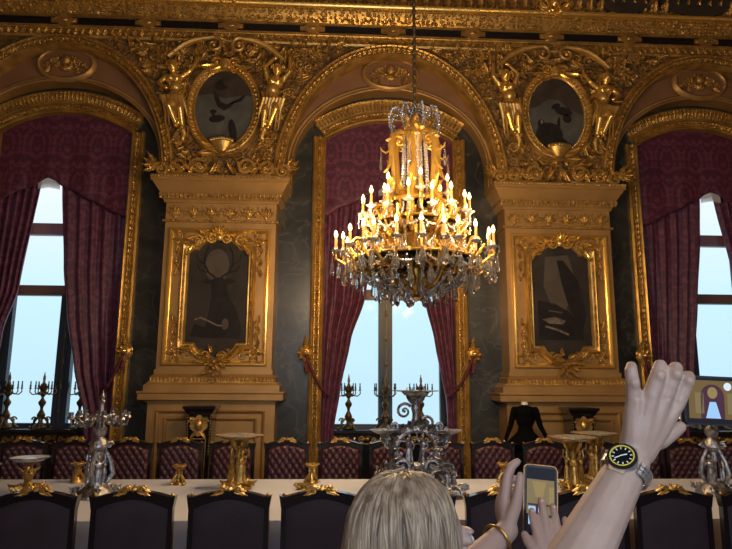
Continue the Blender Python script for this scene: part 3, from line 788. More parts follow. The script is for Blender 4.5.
def make_foot(loc,lab):
    t=thing('scroll_crest',lab,'carving',loc,group='carved scrolls on the pillar tops')
    for s in (-1,1):
        m=MB()
        m.scroll((s*.34,-.10,.16),(s,0,0),(0,0,1),.13,1.7,.034); m.scroll((s*.66,-.10,.14),(-s,0,0),(0,0,1),.12,1.6,.032)
        m.scroll((s*.88,-.12,.10),(s,0,0),(0,0,1),.11,1.6,.03)
        m.tube([(s*.2,-.08,.05),(s*.4,-.1,.02),(s*.62,-.1,.03),(s*.85,-.1,.02)],[.03,.04,.04,.03],8)
        m.build('volute_run',M['gold'],t)
        m=MB()
        for k in range(11):
            m.leaf((s*(.18+.075*k),-.09,.05+.03*(k%2)),(s*(.9 if k%2 else -.4),0,.6),(0,-1,0),.22,.10,.4,3)
        for a in (-.6,-.1,.4,.9): m.leaf((s*.93,-.12,.16),(s*cos(a),0,sin(a)),(0,-1,0),.22,.09,.4,3)
        m.build('acanthus',M['carved'],t)
    return t
f0=make_foot((PIL[0],YP,4.64),'carved acanthus scrolls on top of the left pillar')
dup(f0,(PIL[1],YP,4.64),0,'carved acanthus scrolls on top of the right pillar')

# ============================================================ CURTAINS, VALANCES, TIEBACKS
def interp(tab,z):
    tab=sorted(tab)
    if z<=tab[0][0]: return tab[0][1]
    for (a,p),(b,q) in zip(tab,tab[1:]):
        if z<=b:
            t=(z-a)/(b-a); t=t*t*(3-2*t)*.35+t*.65; return p+(q-p)*t
    return tab[-1][1]
def curtain(c,outer,tab,lab,seed):
    m=MB(); nu,nz=72,60; rnd=random.Random(seed); ph=rnd.uniform(0,6); z0,z1=.03,5.45
    top={}
    for j in range(nz+1):
        z=z0+(z1-z0)*j/nz; xi=interp(tab,z); w=abs(xi-outer)
        for i in range(nu+1):
            u=i/nu; x=outer+(xi-outer)*u
            A=min(.05,.012+.020/(w+.25)); 
            if z>4.6: A*=max(.25,1-(z-4.6)*.9)
            y=A*sin(2*pi*(5*u+.35*u*u)+ph+.9*sin(z*.8+u*4))+.4*A*sin(2*pi*11*u+z*1.1+ph*2)
            lim=(ZA-.05-.36*(x/1.07)**2); zz=min(z,lim)
            m.v.append((x,y,zz))
    for j in range(nz):
        for i in range(nu):
            a=j*(nu+1)+i; m.f.append((a,a+1,a+nu+2,a+nu+1)); m.mi.append(0)
    t=m.build('curtain',M['curtain'],None,180,loc=(c,9.155,0)); tag(t,lab,'curtain',group='crimson damask curtains')
    sd=t.modifiers.new('thick','SOLIDIFY'); sd.thickness=.012
    return t
curtain(BAYS[0],-1.05,[(0,-.90),(1.0,-.86),(1.4,-.84),(2.43,-.75),(3.04,-.57),(4.71,-.38),(5.5,-.15)],'left curtain of the left window, sweeping out of the picture',1)
curtain(BAYS[0],1.05,[(0,.62),(1.05,.57),(1.27,.54),(1.85,.35),(2.75,.15),(3.36,.05),(4.71,-.08),(5.5,-.1)],'right curtain of the left window, beside the left pillar',2)
curtain(BAYS[1],-1.05,[(0,-.84),(1.0,-.81),(1.58,-.72),(2.34,-.57),(2.96,-.36),(4.6,-.06),(5.5,-.05)],'left curtain of the central window, below the chandelier',3)
curtain(BAYS[1],1.05,[(0,.92),(1.0,.90),(1.44,.88),(1.74,.82),(2.35,.70),(2.89,.57),(4.6,.07),(5.5,.05)],'right curtain of the central window, below the chandelier',4)
curtain(BAYS[2],-1.05,[(0,-.45),(1.3,-.40),(1.92,-.26),(3.03,-.10),(4.01,.04),(4.69,.10),(5.5,.1)],'left curtain of the right window, beside the right pillar',5)
curtain(BAYS[2],1.05,[(0,.92),(1.2,.88),(2.2,.77),(3.6,.52),(4.61,.35),(5.5,.15)],'right curtain of the right window, at the picture edge',6)
vl=['damask valance across the top of the left window','damask valance across the central window, behind the chandelier','damask valance across the top of the right window']
def valance(c,lab,off):
    m=MB(); nu,nz=80,24
    for j in range(nz+1):
        v=j/nz
        for i in range(nu+1):
            u=i/nu; x=-1.05+2.1*u
            zt=ZA-.025-.36*(x/1.07)**2; xo=(x-off)
            zb=4.745-.06*min(1,abs(xo)/.2)-.50*max(0,abs(xo)-.12)+.012*cos(xo*16)
            z=zb+(zt-zb)*v; y=.018*sin(x*11+1)*(1-v)**.8+.006*sin(x*31)*(1-v)
            m.v.append((x,y,z))
    for j in range(nz):
        for i in range(nu):
            a=j*(nu+1)+i; m.f.append((a,a+1,a+nu+2,a+nu+1)); m.mi.append(0)
    t=m.build('valance',M['damask'],None,180,loc=(c,9.06,0)); tag(t,lab,'valance',group='damask valances')
    sd=t.modifiers.new('thick','SOLIDIFY'); sd.thickness=.014
    m=MB()
    for k in range(26):
        x=off-.16+.32*k/25; zb=4.755-.03*abs(x-off)/.16
        m.tube([(x,.02,zb+.02),(x,.02,zb-.06),(x+.002,.022,zb-.14)],[.006,.006,.004],4)
    m.build('fringe',M['fringe'],t)
    return t
for i,(c,off) in enumerate(zip(BAYS,(-.24,.0,.22))): valance(c,vl[i],off)
hk=[(BAYS[0]+1.18,1,'right of the left window'),(BAYS[1]-1.24,-1,'left of the central window'),(BAYS[1]+1.24,1,'right of the central window'),(BAYS[2]-1.2,-1,'left of the right window')]
h0=None
for (x,s,wh) in hk:
    lab='gilt curtain hook on the wall '+wh
    if h0 is None:
        h0=thing('curtain_hook',lab,'curtain hook',(x,8.90,2.12),group='gilt curtain hooks')
        m=MB(); m.lathe([(.09,0),(.10,.02),(.06,.05),(.03,.06)],(0,.0,0),14,1,1.1,'y'); m.lathe([(.018,0),(.018,.10)],(0,.02,0),8,1,1,'y')
        m.build('rosette',M['gold'],h0)
        m=MB()
        for k in range(8): m.leaf((0,-.03,0),(cos(k*pi/4),0,sin(k*pi/4)),(0,-1,0),.14,.07,.4,2)
        m.leaf((0,-.03,.02),(0,0,1),(0,-1,0),.24,.09,.3,3); m.leaf((0,-.03,-.02),(0,0,-1),(0,-1,0),.2,.08,.3,3); m.ell((0,-.1,0),.04,8,6)
        m.build('foliage',M['goldb'],h0)
    else: dup(h0,(x,8.90,2.12),0,lab)
    xe=x-s*.34; m=MB(); pts=[]
    for i in range(15):
        q=i/14; pts.append((-s*.36*q,-.07+.19*q*q,-.62*q-.10*sin(pi*q)))
    m.tube(pts,.022,7)
    for q in (4,9): m.ell(pts[q],(.03,.03,.035),7,5)
    m.tube([(-s*.05,-.07,-.02),(-s*.02,-.075,-.14)],.01,6); m.lathe([(.0,.02),(.026,0),(.02,-.03),(.034,-.14),(.0,-.145)],(-s*.02,-.075,-.14),8)
    t=m.build('tieback_cord',M['rope'],None,60,loc=(x,8.90,2.12)); tag(t,'crimson cord from the gilt hook '+wh,'tieback cord',group='crimson tieback cords')
# ============================================================ TABLE
TZ=.78; TY0,TY1=4.43,6.16; TX0,TX1=-4.7,6.1
t=thing('dining_table','long dining table hidden under the white cloth','table',(.7,5.315,0))
MB().box(TX0-.7+.04,TX1-.7-.04,-.78,.78,.70,.772).build('tabletop',M['oak'],t)
for x in (-4.8,-2.4,0,2.4,4.8):
    for y in (-.6,.6):
        m=MB(); m.lathe([(.06,0),(.05,.08),(.035,.15),(.06,.4),(.045,.6),(.07,.70)],(x,y,0),12); m.build('leg',M['oak'],t)
m=MB(); m.add([(TX0,TY0,TZ),(TX1,TY0,TZ),(TX1,TY1,TZ),(TX0,TY1,TZ)],[(0,1,2,3)])
def drape(xa,ya,xb,yb,nx,ny,N):
    nz=6; o=len(m.v)
    for j in range(nz+1):
        q=j/nz
        for i in range(N+1):
            u=i/N; L=sqrt((xb-xa)**2+(yb-ya)**2)*u
            d=q*(.012*sin(L*9)+.008*sin(L*23+1)+.012)
            m.v.append((xa+(xb-xa)*u+nx*d,ya+(yb-ya)*u+ny*d,TZ-q*(TZ-.02)))
    for j in range(nz):
        for i in range(N):
            a=o+j*(N+1)+i; m.f.append((a,a+1,a+N+2,a+N+1)); m.mi.append(0)
drape(TX0,TY0,TX1,TY0,0,-1,240); drape(TX0,TY1,TX1,TY1,0,1,240); drape(TX0,TY0,TX0,TY1,-1,0,40); drape(TX1,TY0,TX1,TY1,1,0,40)
o=m.build('tablecloth',M['cloth'],None,50); tag(o,'long white linen tablecloth falling to the floor between the two chair rows','tablecloth')

# ============================================================ CHAIRS
def make_chair():
    t=thing('dining_chair','','chair',(0,0,0))
    W=.235
    m=MB()     # seat : local +y is the sitting side, back at y=0
    m.prismz([(-.21,.01),(.21,.01),(.245,.44),(.20,.455),(-.20,.455),(-.245,.44)],.40,.47)
    pts=[];N=10
    for j in range(N+1):
        for i in range(N+1):
            u=i/N*2-1; v=j/N; x=u*(.20+.035*v); y=.03+.41*v; m.v.append((x,y,.465+.05*(1-u**4)*(1-(2*v-1)**4)))
    o=len(m.v)-(N+1)**2
    for j in range(N):
        for i in range(N): a=o+j*(N+1)+i; m.f.append((a,a+1,a+N+2,a+N+1)); m.mi.append(0)
    m.build('seat',M['leather'],t,60)
    m=MB(); m.box(-.235,.235,.40,.455,.36,.41); m.box(-.235,-.20,0,.45,.36,.41); m.box(.20,.235,0,.45,.36,.41); m.box(-.22,.22,0,.03,.36,.41)
    m.build('seat_rail',M['black'],t)
    for s in (-1,1):
        m=MB(); m.tube([(s*.215,.425,.38),(s*.225,.435,.32),(s*.205,.425,.15),(s*.215,.445,.03),(s*.222,.46,0)],[.03,.032,.018,.014,.022],8); m.build('leg',M['black'],t)
        m=MB(); m.tube([(s*.205,.015,.40),(s*.205,.01,.25),(s*.215,-.03,.08),(s*.22,-.06,0)],[.024,.022,.018,.02],8); m.build('leg',M['black'],t)
    # backrest frame: stiles and arched top rail with flared ears
    def top(x):   # arch height along x
        return 1.055+.045*max(0,cos(x/W*pi*.5))**.8
    m=MB()
    for s in (-1,1):
        xs=[s*.235,s*.207]
        a,b=min(xs),max(xs); m.box(a,b,-.022,.022,.40,1.035)
    N=24; out=[];inn=[]
    for i in range(N+1):
        x=-.248+.496*i/N
        z=top(x) if abs(x)<.225 else 1.062+.0*(abs(x)-.225)
        out.append((x,z+(.012 if abs(x)>.23 else 0)))
    for i in range(N+1):
        x=.235-.47*i/N; inn.append((x,(1.0+.055*max(0,cos(x/.21*pi*.5)) if abs(x)<.21 else 1.0)))
    m.prism(out+inn,-.028,.028)
    m.box(-.2,.2,-.018,.018,.50,.545)
    m.build('back_frame',M['black'],t,30)
    m=MB()    # smooth outside back
    NN=14;o=len(m.v)
    def inz(x): return 1.003+.053*max(0,cos(x/.21*pi*.5))
    for j in range(NN+1):
        for i in range(NN+1):
            x=-.21+.42*i/NN; v=j/NN; z=.545+(inz(x)-.545)*v
            m.v.append((x,-.010-.014*(1-(2*i/NN-1)**4)*(1-(2*v-1)**4),z))
    for j in range(NN):
        for i in range(NN): a=j*(NN+1)+i; m.f.append((a,a+1,a+NN+2,a+NN+1)); m.mi.append(0)
    m.build('outside_back',M['velvet'],t,180)
    m=MB()    # deep-buttoned inside back
    NX,NZ=44,48; px,pz=.074,.105
    for j in range(NZ+1):
        for i in range(NX+1):
            x=-.21+.42*i/NX; v=j/NZ; z=.545+(inz(x)-.545)*v
            a=x/px; b=(z-.60)/pz
            # distance to the diagonal pleats of the diamond lattice
            p=abs(((a+b+.5)%1)-.5); q=abs(((a-b+.5)%1)-.5)
            h=.020*(min(p,q)*2)**.5+.010*((p+q))
            e=min(1,(.21-abs(x))/.03)*min(1,v/.08)*min(1,(1-v)/.06)
            m.v.append((x,.010+e*(.012+h),z))
    for j in range(NZ):
        for i in range(NX): a=j*(NX+1)+i; m.f.append((a,a+1,a+NX+2,a+NX+1)); m.mi.append(0)
    m.cur=1
    for r in range(-1,9):
        for cc in range(-3,4):
            a=cc+(.5 if r%2 else 0); z=.60+r*pz/2; x=a*px
            if abs(x)<.18 and .56<z<inz(x)-.025: m.ell((x,.022,z),(.007,.006,.007),6,4)
    m.build('tufted_back',[M['leather'],M['velvet']],t,180)
    m=MB()    # gilt crest
    zt=1.10
    for a in (-1.1,-.6,0,.6,1.1): m.leaf((0,0,zt-.015),(sin(a),0,cos(a)),(0,-1,0),.05,.026,.2,2); m.leaf((0,0,zt-.015),(sin(a),0,cos(a)),(0,1,0),.05,.026,.2,2)
    m.ell((0,0,zt),(.024,.03,.02),8,5)
    for s in (-1,1):
        m.tube([(0,0,zt+.006),(s*.04,0,zt+.012),(s*.075,0,zt-.002),(s*.11,0,zt-.020)],[.012,.012,.010,.004],7)
        m.scroll((s*.045,-.02,zt+.006),(s,0,0),(0,0,1),.018,1.3,.007); m.scroll((s*.045,.02,zt+.006),(s,0,0),(0,0,1),.018,1.3,.007)
        m.leaf((s*.03,-.028,zt-.006),(s,0,-.25),(0,-1,0),.08,.03,.1,2); m.leaf((s*.03,.028,zt-.006),(s,0,-.25),(0,1,0),.08,.03,.1,2)
    m.build('gilt_crest',M['gold'],t)
    for s in (-1,1):
        m=MB(); m.lathe([(.011,0),(.013,.006),(.006,.016),(0,.02)],(s*.222,-.0,1.066),8); m.build('gilt_stud',M['ormolu'],t)
    return t
chair=make_chair()
nx=[-1.74,-1.18,-.62,-.08,.48,1.02,1.54,2.06,2.60]
nl=['at the left picture edge, half out of frame','in front of the left silver candelabrum','in front of the gilt figure compote','in front of the low gilt salt','hidden behind the blonde woman','behind the bracelet and the small phone','half hidden behind the raised forearm','under the raised wrist with the watch','cut by the right picture edge']
for k,x in enumerate(nx):
    lab='black-framed chair seen from behind, near row, '+nl[k]
    if k==0: chair.location=(x,3.76,0); chair['label']=lab; chair['group']='near row of dining chairs, backs to us'
    else: dup(chair,(x,3.76,0),0,lab)
fx=[-3.84,-3.28,-2.74,-2.18,-1.65,-1.10,-.52,.05,.60,1.15,1.71,2.28,2.84,3.36,3.88,4.42]
fl=['at the far left picture edge','behind the round gilt stand on the left','left of the tall silver candelabrum at the left','just right of the left silver candelabrum','left of the black pedestal at the left pillar','half hidden by the gilt figure compote','under the dark marble between left pillar and window','below the left part of the central window','left behind the big silver centrepiece','right behind the big silver centrepiece','left of the black dress','right of the black dress','behind the paired gilt compotes on the right','behind the raised forearm','under the phone in the raised hand','at the far right picture edge']
for k,x in enumerate(fx):
    dup(chair,(x,6.70,0),pi,'tufted plum chair facing us, far row, '+fl[k],'far row of dining chairs, facing us')

# ============================================================ CONSOLES UNDER THE WINDOWS
cl=['black marble-topped console under the left window','black marble-topped console under the central window','black marble-topped console under the right window']
def make_console(x,lab):
    t=thing('console_table',lab,'console table',(x,9.42,0),group='window consoles')
    m=MB(); m.box(-.96,.96,-.165,.175,.945,.985); m.frustum((-.93,.93,-.15,.17,.925),(-.96,.96,-.165,.175,.945)); m.build('marble_top',M['blackm'],t,30)
    m=MB(); m.box(-.92,.92,-.135,.17,.78,.925); fr=m.build('frieze',M['black'],t,0)
    m=MB()
    for k in range(9):
        xx=-.8+.2*k; m.scroll((xx,-.14,.85),(1,0,0),(0,0,(-1)**k),.05,1.5,.013); m.leaf((xx+.03,-.135,.85),(1,0,.4*(-1)**k),(0,-1,0),.14,.07,.3,3); m.ell((xx+.1,-.14,.86),.024,6,4)
    m.box(-.92,.92,-.145,-.13,.782,.795); m.build('gilt_mounts',M['ormolu'],fr)
    m=MB(); m.box(-.88,.88,-.08,.165,.08,.78); m.box(-.92,.92,-.14,.17,0,.08); m.build('body',M['black'],t,0)
    for s in (-1,1):
        m=MB(); m.tube([(s*.86,-.10,.78),(s*.90,-.12,.70),(s*.80,-.10,.5),(s*.85,-.10,.2),(s*.86,-.10,.08)],[.04,.06,.035,.03,.05],8); m.build('leg',M['darkbronze'],t)
    return t
c0=make_console(BAYS[0],cl[0]); dup(c0,(BAYS[1],9.42,0),0,cl[1]); dup(c0,(BAYS[2],9.42,0),0,cl[2])
def make_sillcand(loc,lab):
    t=thing('candelabrum',lab,'candelabrum',loc,group='bronze candelabra on the window consoles')
    m=MB(); m.lathe([(.10,.02),(.085,.05),(.035,.09),(.03,.12),(.05,.16),(.06,.20),(.035,.25),(.02,.28)],(0,0,0),12)
    for k in range(3):
        a=2*pi*k/3-pi/2; dx,dy=cos(a),sin(a)
        m.tube([(dx*.03,dy*.03,.16),(dx*.09,dy*.09,.14),(dx*.11,dy*.11,.07),(dx*.15,dy*.15,.02)],[.02,.022,.018,.014],7); m.ell((dx*.155,dy*.155,.02),(.03,.03,.02),7,5)
        m.scroll((dx*.10,dy*.10,.13),(dx,dy,0),(0,0,1),.045,1.3,.013)
    m.build('tripod_base',M['darkbronze'],t)
    m=MB(); m.lathe([(.018,.26),(.025,.32),(.05,.36),(.055,.39),(.025,.43),(.018,.46),(.045,.50),(.03,.54),(.05,.57),(.06,.60),(.03,.65),(.015,.70),(.022,.74),(.01,.77)],(0,0,0),10)
    for k in range(6): m.leaf((0,0,.55),(cos(k*pi/3),sin(k*pi/3),.7),(cos(k*pi/3)*-.6,sin(k*pi/3)*-.6,.8),.12,.06,.4,2)
    m.build('stem',M['darkbronze'],t)
    for k in range(6):
        a=2*pi*k/6+.25; dx,dy=cos(a),sin(a); m=MB()
        m.tube([(dx*.02,dy*.02,.55),(dx*.08,dy*.08,.51),(dx*.14,dy*.14,.50),(dx*.18,dy*.18,.54),(dx*.175,dy*.175,.58)],[.011,.010,.009,.009,.008],6)
        m.lathe([(.008,.58),(.026,.59),(.012,.60),(.012,.63),(.016,.64)],(dx*.175,dy*.175,0),8)
        arm=m.build('arm',M['darkbronze'],t)
        m=MB(); m.lathe([(.009,.64),(.009,.695),(0,.70)],(dx*.175,dy*.175,0),7); m.build('candle',M['black'],arm)
    m=MB(); m.lathe([(.02,.76),(.012,.78),(.010,.80)],(0,0,0),8); m.tube([(0,0,.79),(0,0,.83)],.007,6); m.build('finial',M['darkbronze'],t)
    return t
sc=make_sillcand((-4.92,9.43,.985),'bronze candelabrum on the left console, at the picture edge')
for p,l in (((-4.41,9.43,.985),'bronze candelabrum on the left console, in front of the pale pane'),((-3.85,9.43,.985),'bronze candelabrum on the left console, half behind the curtain'),
  ((.19,9.43,.985),'bronze candelabrum on the central console, leftmost of its three'),((.755,9.43,.985),'bronze candelabrum on the central console, before the dark window post'),((1.31,9.43,.985),'bronze candelabrum on the central console, behind the silver centrepiece'),
  ((5.32,9.43,.985),'bronze candelabrum on the right console, behind the raised hand'),((5.88,9.43,.985),'bronze candelabrum on the right console, under the big phone')):
    dup(sc,p,random.uniform(0,1),l)

# ============================================================ EBONY PEDESTALS
def make_gaine(loc,lab):
    t=thing('pedestal',lab,'pedestal',loc,group='ebonised pedestals before the pillars')
    m=MB(); m.frustum((-.13,.13,-.12,.12,.10),(-.165,.165,-.15,.15,1.30)); m.box(-.17,.17,-.155,.155,0,.10); m.build('shaft',M['black'],t,0)
    m=MB(); m.frustum((-.165,.165,-.15,.15,1.30),(-.20,.20,-.18,.18,1.35)); m.box(-.21,.21,-.19,.19,1.35,1.385); m.build('cap',M['black'],t,0)
    m=MB(); m.prism([(.10*sin(2*pi*k/24)*(1+.15*cos(8*pi*k/24)),1.14+.12*cos(2*pi*k/24)*(1+.15*cos(8*pi*k/24))) for k in range(24)],-.165,-.14)
    m.ell((0,-.17,1.15),(.055,.04,.075),10,7); m.ell((0,-.21,1.14),(.012,.014,.02),6,4)
    for s in (-1,1):
        m.scroll((s*.085,-.175,1.19),(s,0,0),(0,0,1),.04,1.4,.012); m.leaf((s*.03,-.17,1.07),(s*.6,0,-.8),(0,-1,0),.12,.05,.2,3); m.leaf((s*.03,-.17,1.21),(s,0,.4),(0,-1,0),.11,.05,.2,3)
    m.build('mask_mount',M['gold'],t)
    for s in (-1,1):
        m=MB()
        for k in range(15): m.ell((s*(.150-.0012*k),-.15+.0012*k,1.27-.035*k),(.012,.012,.015),6,4)
        m.build('bead_husk',M['ormolu'],t)
    m=MB(); m.sweep([(-.085,.2),(.085,.2),(.10,.98),(-.10,.98)],[(0,0),(0,.012),(.012,.012),(.012,0)],-.132,closed=True); m.build('gilt_fillet',M['ormolu'],t)
    return t
g0=make_gaine((-1.77,8.22,0),'black pedestal with gilt mask in front of the left pillar')
dup(g0,(3.30,8.22,0),0,'black pedestal with gilt mask in front of the right pillar')

# ============================================================ TABLEWARE
def figurine(m,b,h,ang=0,arms=(1,1),lean=0):
    """small draped figure: b base point, h height, facing ang"""
    R=Matrix.Translation(V(b))@Matrix.Rotation(ang,4,'Z'); q=MB(); k=h
    q.lathe([(.16*k,0),(.15*k,.05*k),(.10*k,.25*k),(.11*k,.42*k),(.085*k,.52*k)],(0,0,0),9,1,.85)
    for i in range(6): a=i*pi/3; q.tube([(.14*k*cos(a),.12*k*sin(a),.02*k),(.10*k*cos(a+.2),.085*k*sin(a+.2),.25*k),(.08*k*cos(a),.07*k*sin(a),.48*k)],.022*k,5)
    q.ell((0,0,.62*k),(.11*k,.08*k,.13*k),8,6); q.ell((0,-.01*k,.88*k),(.062*k,.065*k,.08*k),8,6); q.tube([(0,0,.72*k),(0,0,.84*k)],.035*k,6)
    for s,u in ((-1,arms[0]),(1,arms[1])):
        if u: q.tube([(s*.10*k,0,.70*k),(s*.19*k,-.02*k,.80*k),(s*.17*k,-.01*k,.98*k)],[.035*k,.03*k,.022*k],6)
        else: q.tube([(s*.10*k,0,.70*k),(s*.17*k,-.03*k,.56*k),(s*.07*k,-.11*k,.48*k)],[.035*k,.03*k,.022*k],6)
    m.merge(q,R)
def make_bigcand(loc,lab):
    t=thing('candelabrum',lab,'candelabrum',loc,group='tall silver candelabra on the dining table')
    m=MB(); m.lathe([(.17,0),(.165,.02),(.14,.035),(.13,.06),(.09,.09),(.06,.12)],(0,0,0),20)
    for k in range(4):
        a=k*pi/2+.4; dx,dy=cos(a),sin(a); m.scroll((dx*.14,dy*.14,.04),(dx,dy,0),(0,0,1),.045,1.4,.018); m.leaf((dx*.07,dy*.07,.09),(dx,dy,-.5),(dx*.4,dy*.4,1),.13,.09,.3,3)
    m.build('base',M['silver'],t)
    for k in range(3):
        a=k*2*pi/3-pi/2+.5; m=MB(); figurine(m,(.065*cos(a),.065*sin(a),.09),.26,a+pi/2,(k%2,1)); m.build('figure',M['silver'],t)
    m=MB()
    for k in range(3):
        a=k*2*pi/3+pi/6; dx,dy=cos(a),sin(a)
        m.tube([(dx*.08,dy*.08,.10),(dx*.125,dy*.125,.18),(dx*.10,dy*.10,.28),(dx*.05,dy*.05,.38),(dx*.06,dy*.06,.43)],[.018,.022,.02,.016,.02],7)
        m.scroll((dx*.085,dy*.085,.41),(dx,dy,0),(0,0,1),.03,1.3,.012)
    m.lathe([(.05,.28),(.045,.36),(.075,.40),(.07,.44),(.035,.48),(.055,.51),(.06,.55),(.03,.58),(.022,.62),(.03,.65),(.018,.70),(.014,.76)],(0,0,0),14)
    m.build('stem',M['silver'],t)
    for k in range(10):
        a=2*pi*k/10+.15; dx,dy=cos(a),sin(a); r=.225 if k%2 else .17; zz=.62 if k%2 else .64; m=MB()
        m.tube([(dx*.02,dy*.02,.60),(dx*.07,dy*.07,.66),(dx*r*.65,dy*r*.65,.58),(dx*r,dy*r,.57),(dx*(r+.012),dy*(r+.012),zz)],[.011,.012,.011,.010,.010],6)
        m.scroll((dx*r*.55,dy*r*.55,.625),(dx,dy,0),(0,0,1),.025,1.3,.008); m.leaf((dx*r*.7,dy*r*.7,.58),(dx,dy,.5),(0,0,1),.08,.04,.4,2)
        m.lathe([(.012,0),(.032,.01),(.026,.025),(.018,.03),(.022,.06),(.012,.062)],(dx*(r+.012),dy*(r+.012),zz),9); m.build('arm',M['silver'],t)
    m=MB(); m.lathe([(.014,.74),(.026,.77),(.012,.79),(.02,.81),(.008,.84),(0,.87)],(0,0,0),10); m.build('finial',M['silver'],t)
    return t
b0=make_bigcand((-1.98,5.30,TZ),'tall silver figure candelabrum at the left of the table')
dup(b0,(3.34,5.35,TZ),.5,'tall silver figure candelabrum at the right, under the big phone')

def make_compote(loc,lab,cat,group,kind,rd,H):
    t=thing('compote',lab,cat,loc,group=group)
    m=MB(); m.lathe([(.12,0),(.115,.02),(.09,.035),(.07,.06),(.05,.075)],(0,0,0),18)
    for k in range(6):
        a=k*pi/3; dx,dy=cos(a),sin(a); m.leaf((dx*.05,dy*.05,.07),(dx,dy,-.5),(dx*.4,dy*.4,1),.11,.09,.4,3); m.scroll((dx*.105,dy*.105,.03),(dx,dy,0),(0,0,1),.032,1.3,.012)
    m.build('base',M['ormolu'],t)
    if kind=='figs':
        for k in range(3):
            a=k*2*pi/3-pi/2+.6; m=MB(); figurine(m,(.06*cos(a),.06*sin(a),.06),(H-.10)*.86,a+pi/2,(1,1)); m.build('figure',M['ormolu'],t)
    m=MB(); z=H
    if kind=='plain': m.lathe([(.05,.07),(.028,.10),(.035,.13),(.048,.17),(.03,.21),(.024,z-.06),(.05,z-.03),(.085,z-.012)],(0,0,0),14); [m.leaf((0,0,.10),(cos(k*pi/3),sin(k*pi/3),2.2),(cos(k*pi/3),sin(k*pi/3),.2),.13,.05,.3,3) for k in range(6)]
    else: m.lathe([(.05,.07),(.03,.12),(.025,.3*z),(.035,.45*z),(.022,.6*z),(.03,z-.08),(.07,z-.04),(.10,z-.02)],(0,0,0),12); [m.leaf((.02*cos(k*pi/3),.02*sin(k*pi/3),z-.12),(cos(k*pi/3),sin(k*pi/3),.8),(-.5*cos(k*pi/3),-.5*sin(k*pi/3),1),.12,.06,.4,2) for k in range(6)]
    m.build('stem',M['ormolu'],t)
    m=MB(); m.lathe([(.02,z-.022),(rd*.7,z-.015),(rd*.96,z+.008),(rd,z+.012),(rd*.95,z+.014),(rd*.7,z-.005),(.02,z-.012)],(0,0,0),30)
    dsh=m.build('dish',M['dish'] if kind=='figs' else M['white_china'],t)
    m=MB(); m.tube([(rd*cos(2*pi*k/30),rd*sin(2*pi*k/30),z+.012) for k in range(30)],.0055,6,closed=True); m.build('rim',M['ormolu'] if kind=='figs' else M['silver'],dsh)
    return t
M['white_china']=mat('glazed_dish',(.62,.70,.78),.08,0,coat=.5)
make_compote((-2.59,5.42,TZ),'gilt stand with a pale round dish, second from the left picture edge','compote','round-dish gilt stands at the left','plain',.155,.285)
c2=make_compote((-2.93,5.30,TZ),'gilt stand with a pale round dish, cut by the left picture edge','compote','round-dish gilt stands at the left','plain',.155,.24)
fc=make_compote((-.86,5.62,TZ),'gilt figure compote with a clear dish, between the black pedestal and the near chairs','compote','gilt figure compotes','figs',.215,.455)
d2=dup(fc,(2.14,5.51,TZ),1.1,'gilt figure compote behind the phone with the bracelet, left of two'); 
d3=dup(fc,(2.52,5.92,TZ),.5,'gilt figure compote beside the watch, right of two')
def make_salt(loc,lab):
    t=thing('salt_stand',lab,'table ornament',loc,group='small gilt stands')
    m=MB(); m.lathe([(.055,0),(.05,.015),(.03,.03),(.022,.05)],(0,0,0),12)
    for k in range(3):
        a=k*2*pi/3-pi/2; dx,dy=cos(a),sin(a); m.tube([(dx*.06,dy*.06,.012),(dx*.05,dy*.05,.05),(dx*.022,dy*.022,.09),(dx*.03,dy*.03,.12)],[.016,.018,.013,.012],6); m.ell((dx*.065,dy*.065,.012),(.022,.022,.014),7,4)
    m.build('foot',M['ormolu'],t)
    m=MB(); m.lathe([(.02,.06),(.016,.11),(.03,.14),(.055,.155),(.068,.17),(.064,.175),(.03,.16)],(0,0,0),14)
    for k in range(5): m.ell((.06*cos(k*1.257),.06*sin(k*1.257),.172),.012,6,4)
    m.build('cup',M['ormolu'],t)
    return t
s0=make_salt((-2.42,6.0,TZ),'small gilt stand just left of the left silver candelabrum')
for p,l in (((-1.44,5.86,TZ),'small gilt stand alone on the cloth, before the left pillar'),((-.22,5.93,TZ),'small gilt stand before the left curtain of the central window'),((1.63,5.98,TZ),'small gilt stand peeping over the hand with the bracelet')): dup(s0,p,random.uniform(0,2),l)
def make_low(loc,lab):
    t=thing('salt_cellar',lab,'table ornament',loc,group='low gilt salt cellars')
    m=MB(); m.lathe([(.05,0),(.045,.012),(.025,.02),(.03,.03),(.05,.042),(.055,.055),(.045,.05)],(0,0,0),14,1.1,.8)
    m.build('bowl',M['ormolu'],t)
    m=MB()
    for s in (-1,1): m.scroll((s*.06,0,.035),(s,0,0),(0,0,1),.024,1.3,.008); m.leaf((s*.03,-.03,.02),(s,-.3,.4),(0,-1,.3),.06,.03,.3,2)
    m.build('scroll_handles',M['ormolu'],t)
    return t
l0=make_low((-.28,5.60,TZ),'low gilt salt cellar beside the chair crest in front of the small gilt stand')
dup(l0,(2.92,5.35,TZ),.4,'low gilt salt cellar between the watch and the right silver candelabrum')

